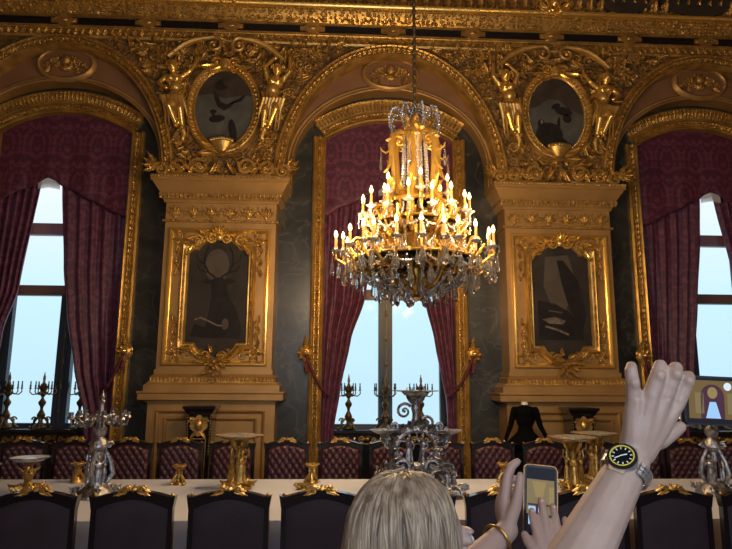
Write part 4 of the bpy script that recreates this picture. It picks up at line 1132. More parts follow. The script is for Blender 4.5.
# centrepiece
t=thing('centrepiece','big silver centrepiece with three dishes, behind the blonde head','centrepiece',(.69,5.30,TZ))
m=MB(); m.lathe([(.44,0),(.43,.02),(.36,.04),(.30,.05),(.25,.08),(.12,.10)],(0,0,0),32,1,.6)
for k in range(10):
    a=k*pi/5; dx,dy=cos(a),sin(a); m.leaf((dx*.25,dy*.15,.08),(dx,dy*.6,-.4),(dx*.3,dy*.3,1),.2,.11,.3,3); m.scroll((dx*.39,dy*.24,.05),(dx,dy,0),(0,0,1),.05,1.4,.018)
m.build('plateau',M['silver'],t)
for s in (-1,1):
    for (x,y,h,an) in ((.26,-.04,.26,.3),(.33,.05,.20,-.6),(.20,.08,.24,.9)):
        m=MB(); figurine(m,(s*x,y,.05),h,an*s,(1,0) if s>0 else (0,1)); m.build('figure',M['silver'],t)
m=MB()
for k in range(2):
    m.tube([(.17*cos(2*pi*i/28),(-.05 if k else .05),.40+.15*sin(2*pi*i/28)) for i in range(28)],.020,7,closed=True)
for k in range(14):
    a=2*pi*k/14; m.leaf((.15*cos(a),-.06,.40+.13*sin(a)),(cos(a),0,sin(a)),(0,-1,0),.09,.06,.3,2); m.ell((.17*cos(a),0,.40+.15*sin(a)),(.026,.06,.026),6,4)
m.lathe([(.10,.08),(.06,.14),(.04,.2),(.05,.26)],(0,0,0),12)
for k in range(22):
    a=2*pi*k/22; p=(.175*cos(a),-.03,.40+.155*sin(a)); m.leaf(p,(cos(a+.5),-.2,sin(a+.5)),(0,-1,0),.10,.07,.5,3); m.ell((.19*cos(a),-.05,.40+.17*sin(a)),.017,6,4)
for s in (-1,1):
    m.scroll((s*.12,-.08,.24),(s,0,0),(0,0,1),.07,1.6,.018); m.scroll((s*.20,-.07,.58),(s,0,0),(0,0,-1),.05,1.5,.014); m.leaf((s*.1,-.08,.2),(s,0,.5),(0,-1,0),.2,.1,.4,3)
    for k in range(6): m.leaf((s*(.05+.03*k),-.1,.12+.02*k),(s*cos(k*1.3),0,sin(k*1.3)+.4),(0,-1,0),.11,.06,.4,2)
m.build('openwork_drum',M['silver'],t)
for x,an in ((-.06,.4),(.06,-.4)):
    m=MB(); figurine(m,(x,0,.25),.28,an,(1,0)); m.build('figure',M['silver'],t)
m=MB(); m.lathe([(.05,.52),(.07,.55),(.035,.60),(.03,.68),(.042,.73),(.03,.78),(.045,.82),(.09,.845)],(0,0,0),12)
for k in range(6): m.leaf((.03*cos(k*pi/3),.03*sin(k*pi/3),.76),(cos(k*pi/3),sin(k*pi/3),.9),(-cos(k*pi/3),-sin(k*pi/3),1),.14,.06,.5,3)
st=m.build('stem',M['silver'],t)
m=MB(); m.scroll((-.10,0,.70),(1,0,0),(0,0,1),.07,1.5,.014,8,pi*.2); m.build('scroll',M['silver'],st)
m=MB(); m.scroll((.10,0,.60),(-1,0,0),(0,0,1),.06,1.5,.014,8,pi*.2); m.build('scroll',M['silver'],st)
m=MB(); m.lathe([(.03,.84),(.09,.85),(.13,.865),(.20,.872),(.205,.878),(.13,.875),(.05,.86)],(0,0,0),28); m.lathe([(.10,.835),(.12,.86),(.13,.87)],(0,0,0),20); m.build('top_dish',M['silver'],t)
for s in (-1,1):
    m=MB(); m.tube([(s*.12,0,.34),(s*.2,0,.36),(s*.26,0,.42),(s*.27,0,.50)],[.022,.022,.02,.018],7); m.scroll((s*.21,-.02,.42),(s,0,0),(0,0,1),.04,1.4,.012)
    for k in range(6): m.leaf((s*.27,0,.44),(cos(k*pi/3),sin(k*pi/3),1),(-cos(k*pi/3),-sin(k*pi/3),1),.10,.05,.4,2)
    a=m.build('side_arm',M['silver'],t)
    m=MB(); m.lathe([(.02,.50),(.06,.51),(.11,.53),(.13,.545),(.105,.54),(.05,.525)],(s*.27,0,0),24); m.build('side_dish',M['silver'],a)
# ============================================================ CHANDELIER
CX,CY=.70,5.30; CZ=2.42
t=thing('chandelier','huge gilt and crystal chandelier with lit candle bulbs over the table','chandelier',(CX,CY,CZ))
Z=lambda z:z-CZ
m=MB(); m.tube([(0,0,Z(4.3)),(0,0,Z(8.4))],.014,8)
z=4.35
while z<8.35: m.ell((0,0,Z(z)),(.022,.022,.035),6,4); z+=.085
m.build('suspension_cord',M['darkbronze'],t)
G=M['chgold']
m=MB(); m.lathe([(.0,4.32),(.02,4.29),(.03,4.24),(.06,4.18),(.09,4.12),(.10,4.08),(.07,4.05),(.09,4.0),(.06,3.95),(.05,3.9)],(0,0,-CZ),16)
for k in range(8): a=k*pi/4; m.leaf((.06*cos(a),.06*sin(a),Z(4.07)),(cos(a),sin(a),.9),(-cos(a),-sin(a),1),.12,.07,.4,3)
m.build('crown',G,t)
m=MB(); m.lathe([(.045,3.9),(.03,3.7),(.05,3.5),(.09,3.4),(.05,3.3),(.06,3.2),(.13,3.1),(.15,3.02),(.08,2.95),(.05,2.85),(.07,2.78),(.08,2.72),(.06,2.64),(.035,2.58),(.025,2.5),(.045,2.47),(.0,2.43)],(0,0,-CZ),20)
m.build('central_stem',G,t)
for k in range(6):
    a=k*pi/3+.26; dx,dy=cos(a),sin(a); m=MB()
    P=lambda r,z:(dx*r,dy*r,Z(z))
    m.tube([P(.07,4.02),P(.15,4.03),P(.215,3.98),P(.235,3.88),P(.215,3.7),P(.20,3.5),P(.24,3.34),P(.30,3.22),P(.33,3.1)],[.022,.026,.032,.034,.026,.024,.026,.026,.02],8)
    m.scroll(P(.16,3.93),(dx,dy,0),(0,0,1),.06,1.5,.018); m.leaf(P(.19,4.0),(dx,dy,-1.3),(dx*.8,dy*.8,.4),.12,.09,.1,3); m.leaf(P(.235,3.8),(0,0,-1),(dx,dy,0),.2,.08,.3,3)
    m.scroll(P(.28,3.10),(dx,dy,0),(0,0,-1),.07,1.5,.02); m.leaf(P(.22,3.45),(0,0,1),(dx,dy,0),.16,.08,.3,3); m.leaf(P(.25,3.35),(dx,dy,-.9),(dx,dy,.5),.18,.09,.4,3)
    rb=m.build('scroll_rib',G,t)
    m=MB(); m.tube([P(.235,3.84),P(.29,3.80),P(.33,3.82),P(.34,3.85)],[.010,.009,.008,.005],6); m.build('hook',G,rb)
# hoops
for nm,r,z,h in (('lower_hoop',.56,2.80,.013),('middle_hoop',.40,3.14,.012),('upper_hoop',.27,3.34,.02)):
    m=MB(); m.lathe([(r,z-h),(r+.018,z),(r,z+h),(r-.015,z),(r,z-h)],(0,0,-CZ),48)
    for k in range(int(r*50)): a=2*pi*k/int(r*50); m.ell((r*1.03*cos(a),r*1.03*sin(a),Z(z)),(.016,.016,.022),6,4)
    m.build(nm,G,t)
CAND=[]
def cand_arm(a,base,zc,ends,drop):
    """one gilt arm carrying candles at ends [(dangle, radius, dz)]"""
    m=MB(); dx,dy=cos(a),sin(a)
    ho=ends[0][1]
    r0=base
    m.tube([(dx*r0,dy*r0,Z(zc-.10)),(dx*(r0+.3*(ho-r0)),dy*(r0+.3*(ho-r0)),Z(zc-.17)),(dx*(r0+.7*(ho-r0)),dy*(r0+.7*(ho-r0)),Z(zc-.16)),(dx*ho,dy*ho,Z(zc-.07)),(dx*ho,dy*ho,Z(zc))],[.014,.014,.013,.012,.010],7)
    mid=r0+.45*(ho-r0)
    m.scroll((dx*mid,dy*mid,Z(zc-.11)),(dx,dy,0),(0,0,1),.045,1.4,.011); m.leaf((dx*mid,dy*mid,Z(zc-.17)),(dx,dy,.4),(-.3*dx,-.3*dy,1),.12,.05,.4,3)
    for (da,r,dz) in ends[1:]:
        ex,ey=cos(a+da)*r,sin(a+da)*r; bx,by=dx*mid,dy*mid
        m.tube([(bx,by,Z(zc-.17)),((bx*.4+ex*.6),(by*.4+ey*.6),Z(zc-.17+dz*.5)),(ex,ey,Z(zc-.08+dz)),(ex,ey,Z(zc+dz))],[.011,.011,.010,.009],6)
    arm=m.build('arm',G,t)
    for (da,r,dz) in ends:
        ex,ey=cos(a+da)*r,sin(a+da)*r; zz=Z(zc+dz); CAND.append((ex,ey,zz))
        m=MB(); m.lathe([(.01,-.02),(.045,.0),(.05,.006),(.02,.004),(.016,.03),(.018,.034),(0,.034)],(ex,ey,zz),12); m.build('drip_pan',M['bead'],arm)
        m=MB(); m.lathe([(.012,.03),(.0115,.115),(.006,.12)],(ex,ey,zz),8); m.build('candle',M['candle'],arm)
        m=MB(); m.lathe([(.004,.118),(.013,.130),(.016,.145),(.011,.165),(.004,.182),(0,.188)],(ex,ey,zz),8); m.build('bulb',M['bulb'],arm)
for k in range(8): cand_arm(2*pi*k/8+.18,.2,2.86,[(0,.735,0),(-.24,.66,.03),(.24,.66,.03)],0)
for k in range(8): cand_arm(2*pi*k/8+.35,.16,3.21,[(-.19,.49,0),(.19,.49,.03)],0)
for k in range(6): cand_arm(2*pi*k/6+.55,.08,3.40,[(0,.31,0)],0)
# gilt scroll brackets between the tiers
for r0,z0,r1,z1,nn in ((.14,3.05,.40,3.12,10),(.18,2.72,.56,2.80,12),(.07,2.54,.46,2.72,10),(.24,2.84,.62,2.93,14),(.16,3.16,.42,3.26,10),(.10,3.36,.27,3.34,8)):
    for k in range(nn):
        a=2*pi*k/nn+.1; dx,dy=cos(a),sin(a); m=MB(); P=lambda r,z:(dx*r,dy*r,Z(z))
        m.tube([P(r0,z0),P(r0+.25*(r1-r0),z0+.10),P(r0+.6*(r1-r0),z0+.02),P(r0+.8*(r1-r0),z1-.10),P(r1,z1)],[.013,.016,.014,.012,.012],7)
        m.scroll(P(r0+.35*(r1-r0),z0+.03),(dx,dy,0),(0,0,1),.055,1.5,.012); m.scroll(P(r0+.75*(r1-r0),z1+.03),(dx,dy,0),(0,0,1),.05,1.4,.011); m.leaf(P(r0+.5*(r1-r0),z0+.02),(dx,dy,.8),(-.6*dx,-.6*dy,1),.14,.06,.4,3)
        m.build('scroll_bracket',G,t)
# crystal
def drop_bm(L,W,th=.55):
    m=MB(); pr=[(.004,0),(.010,-.02*L/.14),(.006,-.028*L/.14),(W*.45,-.25*L),(W*.85,-.55*L),(W,-.72*L),(W*.75,-.9*L),(0,-L)]
    m.lathe(pr,(0,0,0),8,1,th); return m
def pend(protos,x,y,z,rz,par=t):
    o=bpy.data.objects.new('crystal_pendant',protos); COL.objects.link(o); o.parent=par; o.location=(x,y,z); o.rotation_euler=(0,0,rz); return o
def proto(L,W):
    o=drop_bm(L,W).build('crystal_pendant',M['drop'],None,0); me=o.data; bpy.data.objects.remove(o); return me
pA,pB,pC=proto(.17,.036),proto(.14,.027),proto(.19,.021)
n=0
for (ex,ey,zz) in CAND[:24]:
    a=atan2(ey,ex)
    pend(pA,ex+.03*cos(a),ey+.03*sin(a),zz-.06-.03*(n%3),a+pi/2); pend(pB,ex-.05*cos(a+.8),ey-.05*sin(a+.8),zz-.10,a); n+=1
for k in range(20):
    a=2*pi*k/20+.1; pend(pA if k%2 else pB,.54*cos(a),.54*sin(a),Z(2.66+.03*(k%2)),a+pi/2)
for k in range(12):
    a=2*pi*k/12; pend(pA,.36*cos(a),.36*sin(a),Z(2.60),a+pi/2)
for k in range(8):
    a=2*pi*k/8+.2; pend(pA,.19*cos(a),.19*sin(a),Z(2.57),a+pi/2)
for k in range(6):
    a=k*pi/3+.26; pend(pC,.335*cos(a),.335*sin(a),Z(3.81),a+pi/2)
# smaller drops, beyond counting
m=MB(); rnd=random.Random(11)
def addd(x,y,z,L,W,rz): m.merge(drop_bm(L,W),Matrix.Translation((x,y,z))@Matrix.Rotation(rz,4,'Z'))
for (ex,ey,zz) in CAND[24:]:
    a=atan2(ey,ex); addd(ex+.035*cos(a),ey+.035*sin(a),zz-.03,.09,.016,a+pi/2); addd(ex-.04*sin(a),ey+.04*cos(a),zz-.04,.08,.015,a)
for (ex,ey,zz) in CAND[:24]:
    for q in range(3):
        b=q*2.1; addd(ex+.045*cos(b),ey+.045*sin(b),zz+.0,.055,.009,b)
for r,z,nn in ((.40,3.10,26),(.27,3.31,16),(.48,2.74,26),(.30,2.95,18),(.16,2.66,10),(.20,3.55,8),(.33,3.02,16),(.55,2.9,26),(.14,3.0,8)):
    for k in range(nn):
        a=2*pi*k/nn; addd(r*cos(a),r*sin(a),Z(z),.085,.014,a+pi/2)
o=m.build('small_crystal_drops',M['drop'],t,0); o['kind']='stuff'
def strand(p,q,sag,nb,rb,mm):
    p=V(p);q=V(q)
    for i in range(nb):
        u=i/(nb-1); c=p.lerp(q,u); c.z-=sag*4*u*(1-u); mm.ell(c,rb,6,4)
for k in range(8):
    a=2*pi*k/8+.1; dx,dy=cos(a),sin(a); m=MB(); strand((dx*.10,dy*.10,Z(4.0)),(dx*.13,dy*.13,Z(3.35)),-.04,26,.0145,m); m.build('bead_strand',M['bead'],t)
for k in range(12):
    a=2*pi*k/12; 
    for p,q,sg,nb in (((.39,a,3.12),(.55,a+.1,2.82),.06,17),((.55,a,2.76),(.10,a,2.50),.07,22),((.56,a,2.78),(.56,a+.52,2.78),.07,14),((.55,a+.26,2.76),(.30,a+.26,2.56),.05,14),((.26,a,3.32),(.40,a+.1,3.16),.04,10),((.40,a,3.12),(.40,a+.52,3.12),.06,11)):
        m=MB(); strand((p[0]*cos(p[1]),p[0]*sin(p[1]),Z(p[2])),(q[0]*cos(q[1]),q[0]*sin(q[1]),Z(q[2])),sg,nb,.0125,m); m.build('bead_garland',M['bead'],t)
for k in range(8):
    a=2*pi*k/8+.2; dx,dy=cos(a),sin(a); m=MB()
    pts=[(0,0,4.33),(.03,0,4.27),(.07,0,4.20),(.12,0,4.21),(.17,0,4.265),(.22,0,4.245),(.25,0,4.16),(.245,0,4.07),(.21,0,4.03),(.19,0,4.09)]
    for (p,_,z),(p2,_,z2) in zip(pts,pts[1:]):
        for u in (0,.33,.66):
            r=p+(p2-p)*u; m.ell((dx*r,dy*r,Z(z+(z2-z)*u)),(.014,.014,.014),6,4)
    strand((dx*.02,dy*.02,Z(4.27)),(dx*.13,dy*.13,Z(4.06)),-.02,12,.011,m)
    addm=drop_bm(.10,.016); m.merge(addm,Matrix.Translation((dx*.21,dy*.21,Z(4.12)))@Matrix.Rotation(a+pi/2,4,'Z')); m.merge(drop_bm(.08,.014),Matrix.Translation((dx*.17,dy*.17,Z(4.27)))@Matrix.Rotation(a+pi/2,4,'Z'))
    m.build('crystal_plume',M['drop'],t)
# ============================================================ BLACK DRESS ON A MANNEQUIN
t=thing('mannequin','headless mannequin in a black long-sleeved flared dress, standing behind the far chairs','mannequin',(2.52,8.10,0))
m=MB(); m.ell((0,0,1.31),(.135,.085,.10),14,9); m.ell((0,0,1.22),(.125,.085,.12),14,9); m.ell((0,0,1.10),(.102,.08,.10),14,9)
m.tube([(0,0,1.30),(0,0,1.43)],[.07,.045],12); m.ell((0,0,1.375),(.15,.06,.035),12,6)
for s in (-1,1): limb(m,[(s*.145,0,1.355),(s*.20,.0,1.15),(s*.285,-.03,.965)],[.046,.038,.026])
m.lathe([(.10,1.12),(.105,1.08),(.15,1.03),(.21,.98),(.27,.92),(.275,.905),(.22,.93),(.16,.96)],(0,0,0),28,1,.8)
b=m.build('dress_bodice',M['dress'],t,180); fuse(b,.011,3)
m=MB(); pr=[(.15,1.0),(.17,.9),(.165,.75),(.19,.5),(.25,.25),(.30,.06),(.29,.05)]; m.lathe(pr,(0,0,0),28,1,.8); m.build('dress_skirt',M['dress'],t,180)
m=MB(); m.lathe([(.045,1.40),(.042,1.455),(.036,1.463),(0,1.465)],(0,0,0),14); m.build('neck_stump',M['mannequin'],t)
for s in (-1,1):
    m=MB(); m.ell((s*.30,-.035,.935),(.017,.02,.04),8,6); m.build('hand',M['mannequin'],t)
m=MB(); m.lathe([(.17,0),(.17,.02),(.02,.03),(.015,.9)],(0,0,0),20); m.build('stand',M['black'],t)

# ============================================================ PEOPLE
def chain(m,pts,rr,n=12,sub=3):
    P=[V(p) for p in pts]; Q=[];R=[]
    for i in range(len(P)-1):
        for k in range(sub):
            u=k/sub; Q.append(P[i].lerp(P[i+1],u)); R.append(rr[i]+(rr[i+1]-rr[i])*u)
    Q.append(P[-1]);R.append(rr[-1]); m.tube(Q,R,n)
    for p,r in zip(P,rr): m.ell(p,r,n,8)
def head(m,c,fd):
    """skull, face features; c = head centre, fd = yaw of the face (0 = +y)"""
    R=Matrix.Translation(V(c))@Matrix.Rotation(fd,4,'Z'); q=MB()
    q.ell((0,-.012,.018),(.074,.092,.088),18,12); q.ell((0,.022,-.045),(.058,.066,.072),16,10); q.ell((0,.060,-.088),(.026,.022,.020),10,7)
    q.ell((0,.088,-.012),(.012,.014,.030),10,7); q.ell((0,.101,-.030),(.015,.014,.011),10,7)
    for s in (-1,1):
        q.ell((s*.034,.066,-.02),(.024,.02,.02),10,7); q.ell((s*.031,.076,.012),(.019,.012,.010),10,7); q.ell((s*.030,.078,.027),(.022,.012,.006),10,6)
        q.ell((s*.076,-.004,-.012),(.010,.018,.032),10,7)
    q.ell((0,.084,-.056),(.024,.010,.006),10,6); q.ell((0,.083,-.065),(.020,.010,.007),10,6)
    m.merge(q,R)
def face_bits(par,c,fd,brow):
    R=Matrix.Translation(V(c))@Matrix.Rotation(fd,4,'Z')
    for s in (-1,1):
        q=MB(); q.ell((s*.031,.083,.012),(.0125,.009,.0085),10,7); w=MB(); w.merge(q,R); w.build('eye',M['white'],par)
    q=MB(); q.ell((0,.093,-.0605),(.020,.004,.006),10,6); w=MB(); w.merge(q,R); w.build('lips',M['nail'],par)
LL=lambda o,pts:[tuple(V(p)-V(o)) for p in pts]

# --- blonde woman -------------------------------------------------------------
O=V((.115,1.03,0))
W=thing('person','blonde woman seen from behind, both hands at a small black phone','person',O)
HC=V((.138,1.06,1.481))-O; FY=-radians(66)
m=MB(); head(m,HC,FY)
chain(m,[HC+V((0,-.02,-.05)),HC+V((-.005,-.035,-.14)),HC+V((-.01,-.05,-.20))],[.052,.05,.06])
fx,fy=sin(radians(25)),cos(radians(25)); RX,RY=fy,-fx
def T(r,f,z): return V((RX*r+fx*f,RY*r+fy*f,z))
m.ell(T(0,0,1.21),(.15,.10,.13),16,10,Matrix.Rotation(-radians(25),3,'Z')); m.ell(T(0,0,1.06),(.125,.09,.14),16,10,Matrix.Rotation(-radians(25),3,'Z')); m.ell(T(0,0,.90),(.155,.11,.13),16,10,Matrix.Rotation(-radians(25),3,'Z'))
for s in (-1,1):
    chain(m,[T(s*.085,0,.84),T(s*.085,.01,.46),T(s*.09,-.015,.09)],[.085,.055,.036]); m.ell(T(s*.095,.06,.045),(.04,.11,.04),12,8,Matrix.Rotation(-radians(25),3,'Z'))
LS,RS=T(-.155,.0,1.285),T(.155,0,1.285)
LE,LW=V((.165,1.245,1.312))-O,V((.380,1.375,1.434))-O
RE,RW=V((.42,1.10,1.165))-O,V((.456,1.285,1.352))-O
chain(m,[T(-.05,0,1.30),LS,LE],[.055,.05,.037]); chain(m,[LE,LE.lerp(LW,.35),LW],[.038,.036,.0235])
chain(m,[T(.05,0,1.30),RS,RE],[.055,.05,.037]); chain(m,[RE,RE.lerp(RW,.35),RW],[.038,.036,.0235])
# left hand on the phone's left edge
def fing(pts,rr): chain(m,LL(O,pts),rr,10,3)
lw=(.380,1.375,1.434)
for kn in ((.384,1.400,1.502),(.381,1.418,1.492),(.380,1.432,1.478),(.381,1.442,1.462)): chain(m,LL(O,[lw,kn]),[.020,.0125],10,3)
fing([(.384,1.400,1.502),(.393,1.410,1.540),(.405,1.416,1.563),(.420,1.420,1.572)],[.0135,.0120,.0108,.009])
fing([(.381,1.418,1.492),(.393,1.442,1.522),(.420,1.442,1.530),(.444,1.434,1.528)],[.0115,.0105,.0095,.008])
fing([(.380,1.432,1.478),(.394,1.452,1.496),(.422,1.449,1.500),(.446,1.437,1.497)],[.011,.010,.009,.008])
fing([(.381,1.442,1.462),(.396,1.456,1.470),(.420,1.451,1.472),(.438,1.438,1.468)],[.010,.009,.008,.007])
fing([(.384,1.372,1.452),(.398,1.368,1.488),(.406,1.370,1.520),(.413,1.378,1.548)],[.016,.0135,.0115,.009])
m.ell(V((.3815,1.408,1.470))-O,(.020,.034,.040),12,8)
# right hand, three fingers raised before the screen
rw=(.456,1.285,1.352)
for kn in ((.434,1.325,1.418),(.452,1.330,1.424),(.470,1.328,1.420),(.486,1.322,1.408)): chain(m,LL(O,[rw,kn]),[.021,.0125],10,3)
fing([(.434,1.325,1.418),(.431,1.342,1.446),(.432,1.360,1.464),(.434,1.374,1.474)],[.0115,.0105,.0095,.008])
fing([(.453,1.330,1.424),(.454,1.348,1.458),(.456,1.365,1.482),(.457,1.378,1.496)],[.0115,.0105,.0095,.008])
fing([(.472,1.328,1.420),(.477,1.344,1.450),(.480,1.358,1.471),(.481,1.372,1.484)],[.011,.010,.009,.0075])
fing([(.488,1.322,1.408),(.496,1.334,1.432),(.500,1.346,1.448),(.502,1.358,1.460)],[.0095,.009,.008,.007])
fing([(.444,1.295,1.374),(.424,1.318,1.400),(.413,1.338,1.418),(.410,1.352,1.430)],[.016,.013,.0115,.009])
b=m.build('body',M['skin2'],W,180); fuse(b,.0036,5)
face_bits(W,HC,FY,None)
m=MB()
for p in ((.434,1.371,1.476),(.457,1.375,1.498),(.481,1.369,1.486)): m.ell(V(p)+V((0,-.0065,-.004))-O,(.0055,.003,.007),8,6)
m.build('fingernails',M['nail'],W)
# clothes
m=MB(); Rz=Matrix.Rotation(-radians(25),3,'Z')
m.ell(T(0,0,1.21),(.165,.115,.135),18,12,Rz); m.ell(T(0,0,1.06),(.142,.108,.15),18,12,Rz); m.ell(T(0,0,.92),(.17,.125,.12),18,12,Rz); m.ell(T(0,0,1.29),(.13,.075,.05),16,8,Rz)
chain(m,[T(-.05,0,1.295),LS,LS.lerp(LE,.55)],[.064,.062,.054]); chain(m,[T(.05,0,1.295),RS,RS.lerp(RE,.55)],[.064,.062,.054])
b=m.build('top',M['shirt'],W,180); fuse(b,.010,3)
m=MB(); m.ell(T(0,0,.86),(.168,.122,.12),18,12,Rz)
for s in (-1,1): chain(m,[T(s*.085,0,.82),T(s*.085,.01,.46),T(s*.09,-.015,.07)],[.097,.068,.055])
b=m.build('trousers',M['trouser'],W,180); fuse(b,.012,3)
for s in (-1,1):
    m=MB(); m.ell(T(s*.095,.05,.04),(.048,.125,.04),12,8,Rz); m.ell(T(s*.09,-.02,.055),(.045,.06,.055),12,8,Rz); m.build('shoe',M['shoe'],W)
# hair : cap and long straight locks
m=MB(); R=Matrix.Translation(HC)@Matrix.Rotation(FY,4,'Z'); q=MB()
q.ell((0,-.022,.022),(.078,.092,.092),24,16); m.merge(q,R)
rnd=random.Random(21)
for k in range(900):
    ph=rnd.uniform(-1,1); an=pi+ph*radians(124)          # angle from face direction
    lay=rnd.uniform(0,1); drp=rnd.uniform(.22,.30)
    q=[]; dx,dy=sin(an),cos(an)
    sy=max(-.85,min(.85,dy*.45+rnd.uniform(-.2,.2))); sx=.06*(1 if dx>0 else -1)+dx*rnd.uniform(0,.25)
    d0=V((sx,sy,sqrt(max(.02,1-sx*sx-sy*sy)))).normalized(); d1=V((dx,dy,0)); om=max(.05,d0.angle(d1))
    ex,ey,ez=.079+.009*lay,.093+.009*lay,.094+.010*lay
    for i in range(17):
        u=i/16
        if u<.55:
            e=u/.55; dd=(d0*sin((1-e)*om)+d1*sin(e*om))/sin(om)
            x,y,zz=dd.x*ex,-.022+dd.y*ey,.022+dd.z*ez
        else:
            e=(u-.55)/.45
            fl=1+.12*sin(pi*min(1,e*1.2))-.08*max(0,e-.6)
            x=dx*ex*fl; y=-.022+dy*ey*fl; zz=.022-drp*e
        j=.0015*sin(u*9+k); q.append(tuple(R@V((x+j,y+j,zz))))
    r=rnd.uniform(.0022,.0046); m.tube(q,[r*.7]+[r]*14+[r*.8,.001],6,flat=1.0)
m.build('hair',M['hair'],W,180)
# bracelet
ax=(LW-LE).normalized()
bc=tuple(LE.lerp(LW,.86)+O)
t=thing('bracelet','thin gold bangle on the woman\'s left wrist','bracelet',bc)
u=ax.orthogonal().normalized(); w=ax.cross(u); m=MB()
m.tube([u*.033*cos(2*pi*k/36)+w*.033*sin(2*pi*k/36)+ax*.006*sin(2*pi*k/36) for k in range(36)],.0032,8,closed=True); m.build('bangle',M['ormolu'],t)
m=MB()
for k in range(3): m.ell(u*.034*cos(4.2+.22*k)+w*.034*sin(4.2+.22*k),.0055,8,6)
m.build('charm',M['goldb'],t)
# phone in her hands
def rrect(w,h,r,n=6):
    pts=[]
    for cx,cz,a0 in ((w/2-r,h/2-r,0),(-w/2+r,h/2-r,pi/2),(-w/2+r,-h/2+r,pi),(w/2-r,-h/2+r,1.5*pi)):
        for i in range(n+1): a=a0+pi/2*i/n; pts.append((cx+r*cos(a),cz+r*sin(a)))
    return pts
def quad(m,x0,x1,z0,z1,y=-.0068): m.add([(x0,y,z0),(x1,y,z0),(x1,y,z1),(x0,y,z1)],[(0,1,2,3)])
ph=thing('smartphone','small upright black phone in the blonde woman\'s hands, gilded room on its screen','phone',(.4645,1.405,1.490))
ph.rotation_euler=(radians(-10),radians(5.5),radians(-4))
MB().prism(rrect(.074,.150,.011),-.005,.0055).build('case',M['rubber'],ph,30)
m=MB(); m.sweep(rrect(.074,.150,.011)[::-1],[(-.001,-.004),(.0018,-.004),(.0018,.004),(-.001,.004)],0,closed=True); m.build('copper_edge',M['casegold'],ph)
m=MB(); quad(m,-.033,.033,-.070,.070,-.0056); s=m.build('screen',M['s_dark'],ph,0)
m=MB(); quad(m,-.032,.030,-.008,.044); quad(m,-.032,.028,-.03,-.008); m.build('picture_wall',M['s_tan'],s,0)
m=MB(); m.add([(-.020,-.0072,.040),(.012,-.0072,.040),(.004,-.0072,.006),(-.012,-.0072,.006)],[(0,1,2,3)]); quad(m,.018,.030,-.008,.03,-.0072); m.build('picture_gilding',M['s_lgold'],s,0)
m=MB(); quad(m,-.028,-.012,-.052,-.014,-.0074); quad(m,-.006,.008,-.036,-.016,-.0074); m.build('picture_windows',M['s_blue'],s,0)
m=MB(); quad(m,-.012,-.006,-.045,-.012,-.0073); quad(m,-.03,.03,-.012,-.008,-.0073); m.build('picture_shadow',M['s_red'],s,0)

# --- person with the raised arm ------------------------------------------------
O=V((.43,.53,0))
A=thing('person','person mostly out of frame, bare left forearm raised with a large phone held sideways','person',O)
HC=V((.43,.55,1.405))-O
m=MB(); head(m,HC,0)
chain(m,[HC+V((0,-.02,-.05)),HC+V((0,-.03,-.15)),HC+V((0,-.03,-.19))],[.055,.055,.06])
m.ell((0,0,1.13),(.17,.11,.14),16,10); m.ell((0,0,.98),(.15,.105,.14),16,10); m.ell((0,0,.84),(.16,.115,.13),16,10)
for s in (-1,1):
    chain(m,[(s*.09,0,.78),(s*.09,.01,.43),(s*.095,-.015,.09)],[.088,.058,.04]); m.ell((s*.10,.06,.045),(.042,.115,.04),12,8)
SL,EL,WL=V((.265,.55,1.225))-O,V((.268,.815,1.455))-O,V((.442,.897,1.655))-O
chain(m,[(-.06,0,1.22),SL,EL],[.06,.057,.044]); chain(m,[EL,EL.lerp(WL,.25),EL.lerp(WL,.6),WL.lerp(EL,.06)],[.042,.041,.034,.0272],14,4)
chain(m,[(.06,0,1.22),(.17,0,1.20),(.22,-.02,.93)],[.06,.055,.042]); chain(m,[(.22,-.02,.93),(.215,.03,.82),(.20,.08,.69)],[.042,.041,.028])
for k in range(4): chain(m,[(.20,.08,.69),(.19+.006*k,.075+.02*k,.61),(.185+.004*k,.08+.02*k,.56),(.18,.075+.018*k,.525)],[.02,.012,.0105,.008],10,3)
chain(m,[(.195,.09,.67),(.175,.12,.63),(.170,.125,.59)],[.016,.012,.009],10,3)
kn=[(.441,.889,1.727),(.464,.884,1.735),(.487,.887,1.736),(.509,.894,1.727)]
w0=(.437,.895,1.652); w1=(.452,.900,1.655)
for q,p in zip((w0,(.441,.896,1.656),(.448,.898,1.657),w1),kn): chain(m,LL(O,[q,tuple(V(q).lerp(V(p),.5)+V((0,-.002,0))),p]),[.021,.0165,.0125],12,4)
fing([kn[0],(.4385,.884,1.755),(.4400,.889,1.772),(.446,.899,1.780)],[.0122,.0106,.0098,.0084])
fing([kn[1],(.4745,.879,1.766),(.486,.890,1.781),(.495,.912,1.778)],[.0128,.0112,.0102,.009])
fing([kn[2],(.501,.882,1.768),(.513,.896,1.778),(.520,.918,1.771)],[.0128,.0114,.0104,.009])
fing([kn[3],(.524,.889,1.758),(.536,.904,1.765),(.543,.926,1.758)],[.0126,.0112,.0102,.0088])
m.ell(V((.478,.912,1.688))-O,(.024,.017,.030),12,9)
fing([(.464,.908,1.668),(.490,.914,1.670),(.511,.919,1.680),(.530,.926,1.689)],[.018,.0135,.0112,.009])
for p in kn: m.ell(V(p)+V((0,-.007,.002))-O,(.0085,.0075,.0095),9,6)
for p in ((.4385,.876,1.755),(.4745,.871,1.766),(.501,.873,1.768),(.524,.881,1.758)): m.ell(V(p)-O,(.0080,.006,.0085),9,6)
for q,p in zip((w0,(.441,.896,1.656),(.448,.898,1.657),w1),kn): chain(m,LL(O,[tuple(V(q).lerp(V(p),.35)+V((0,-.0165,0))),tuple(V(p)+V((0,-.010,-.004)))]),[.0032,.0042],8,3)
b=m.build('body',M['skin'],A,180); fuse(b,.0026,3)
face_bits(A,HC,0,None)
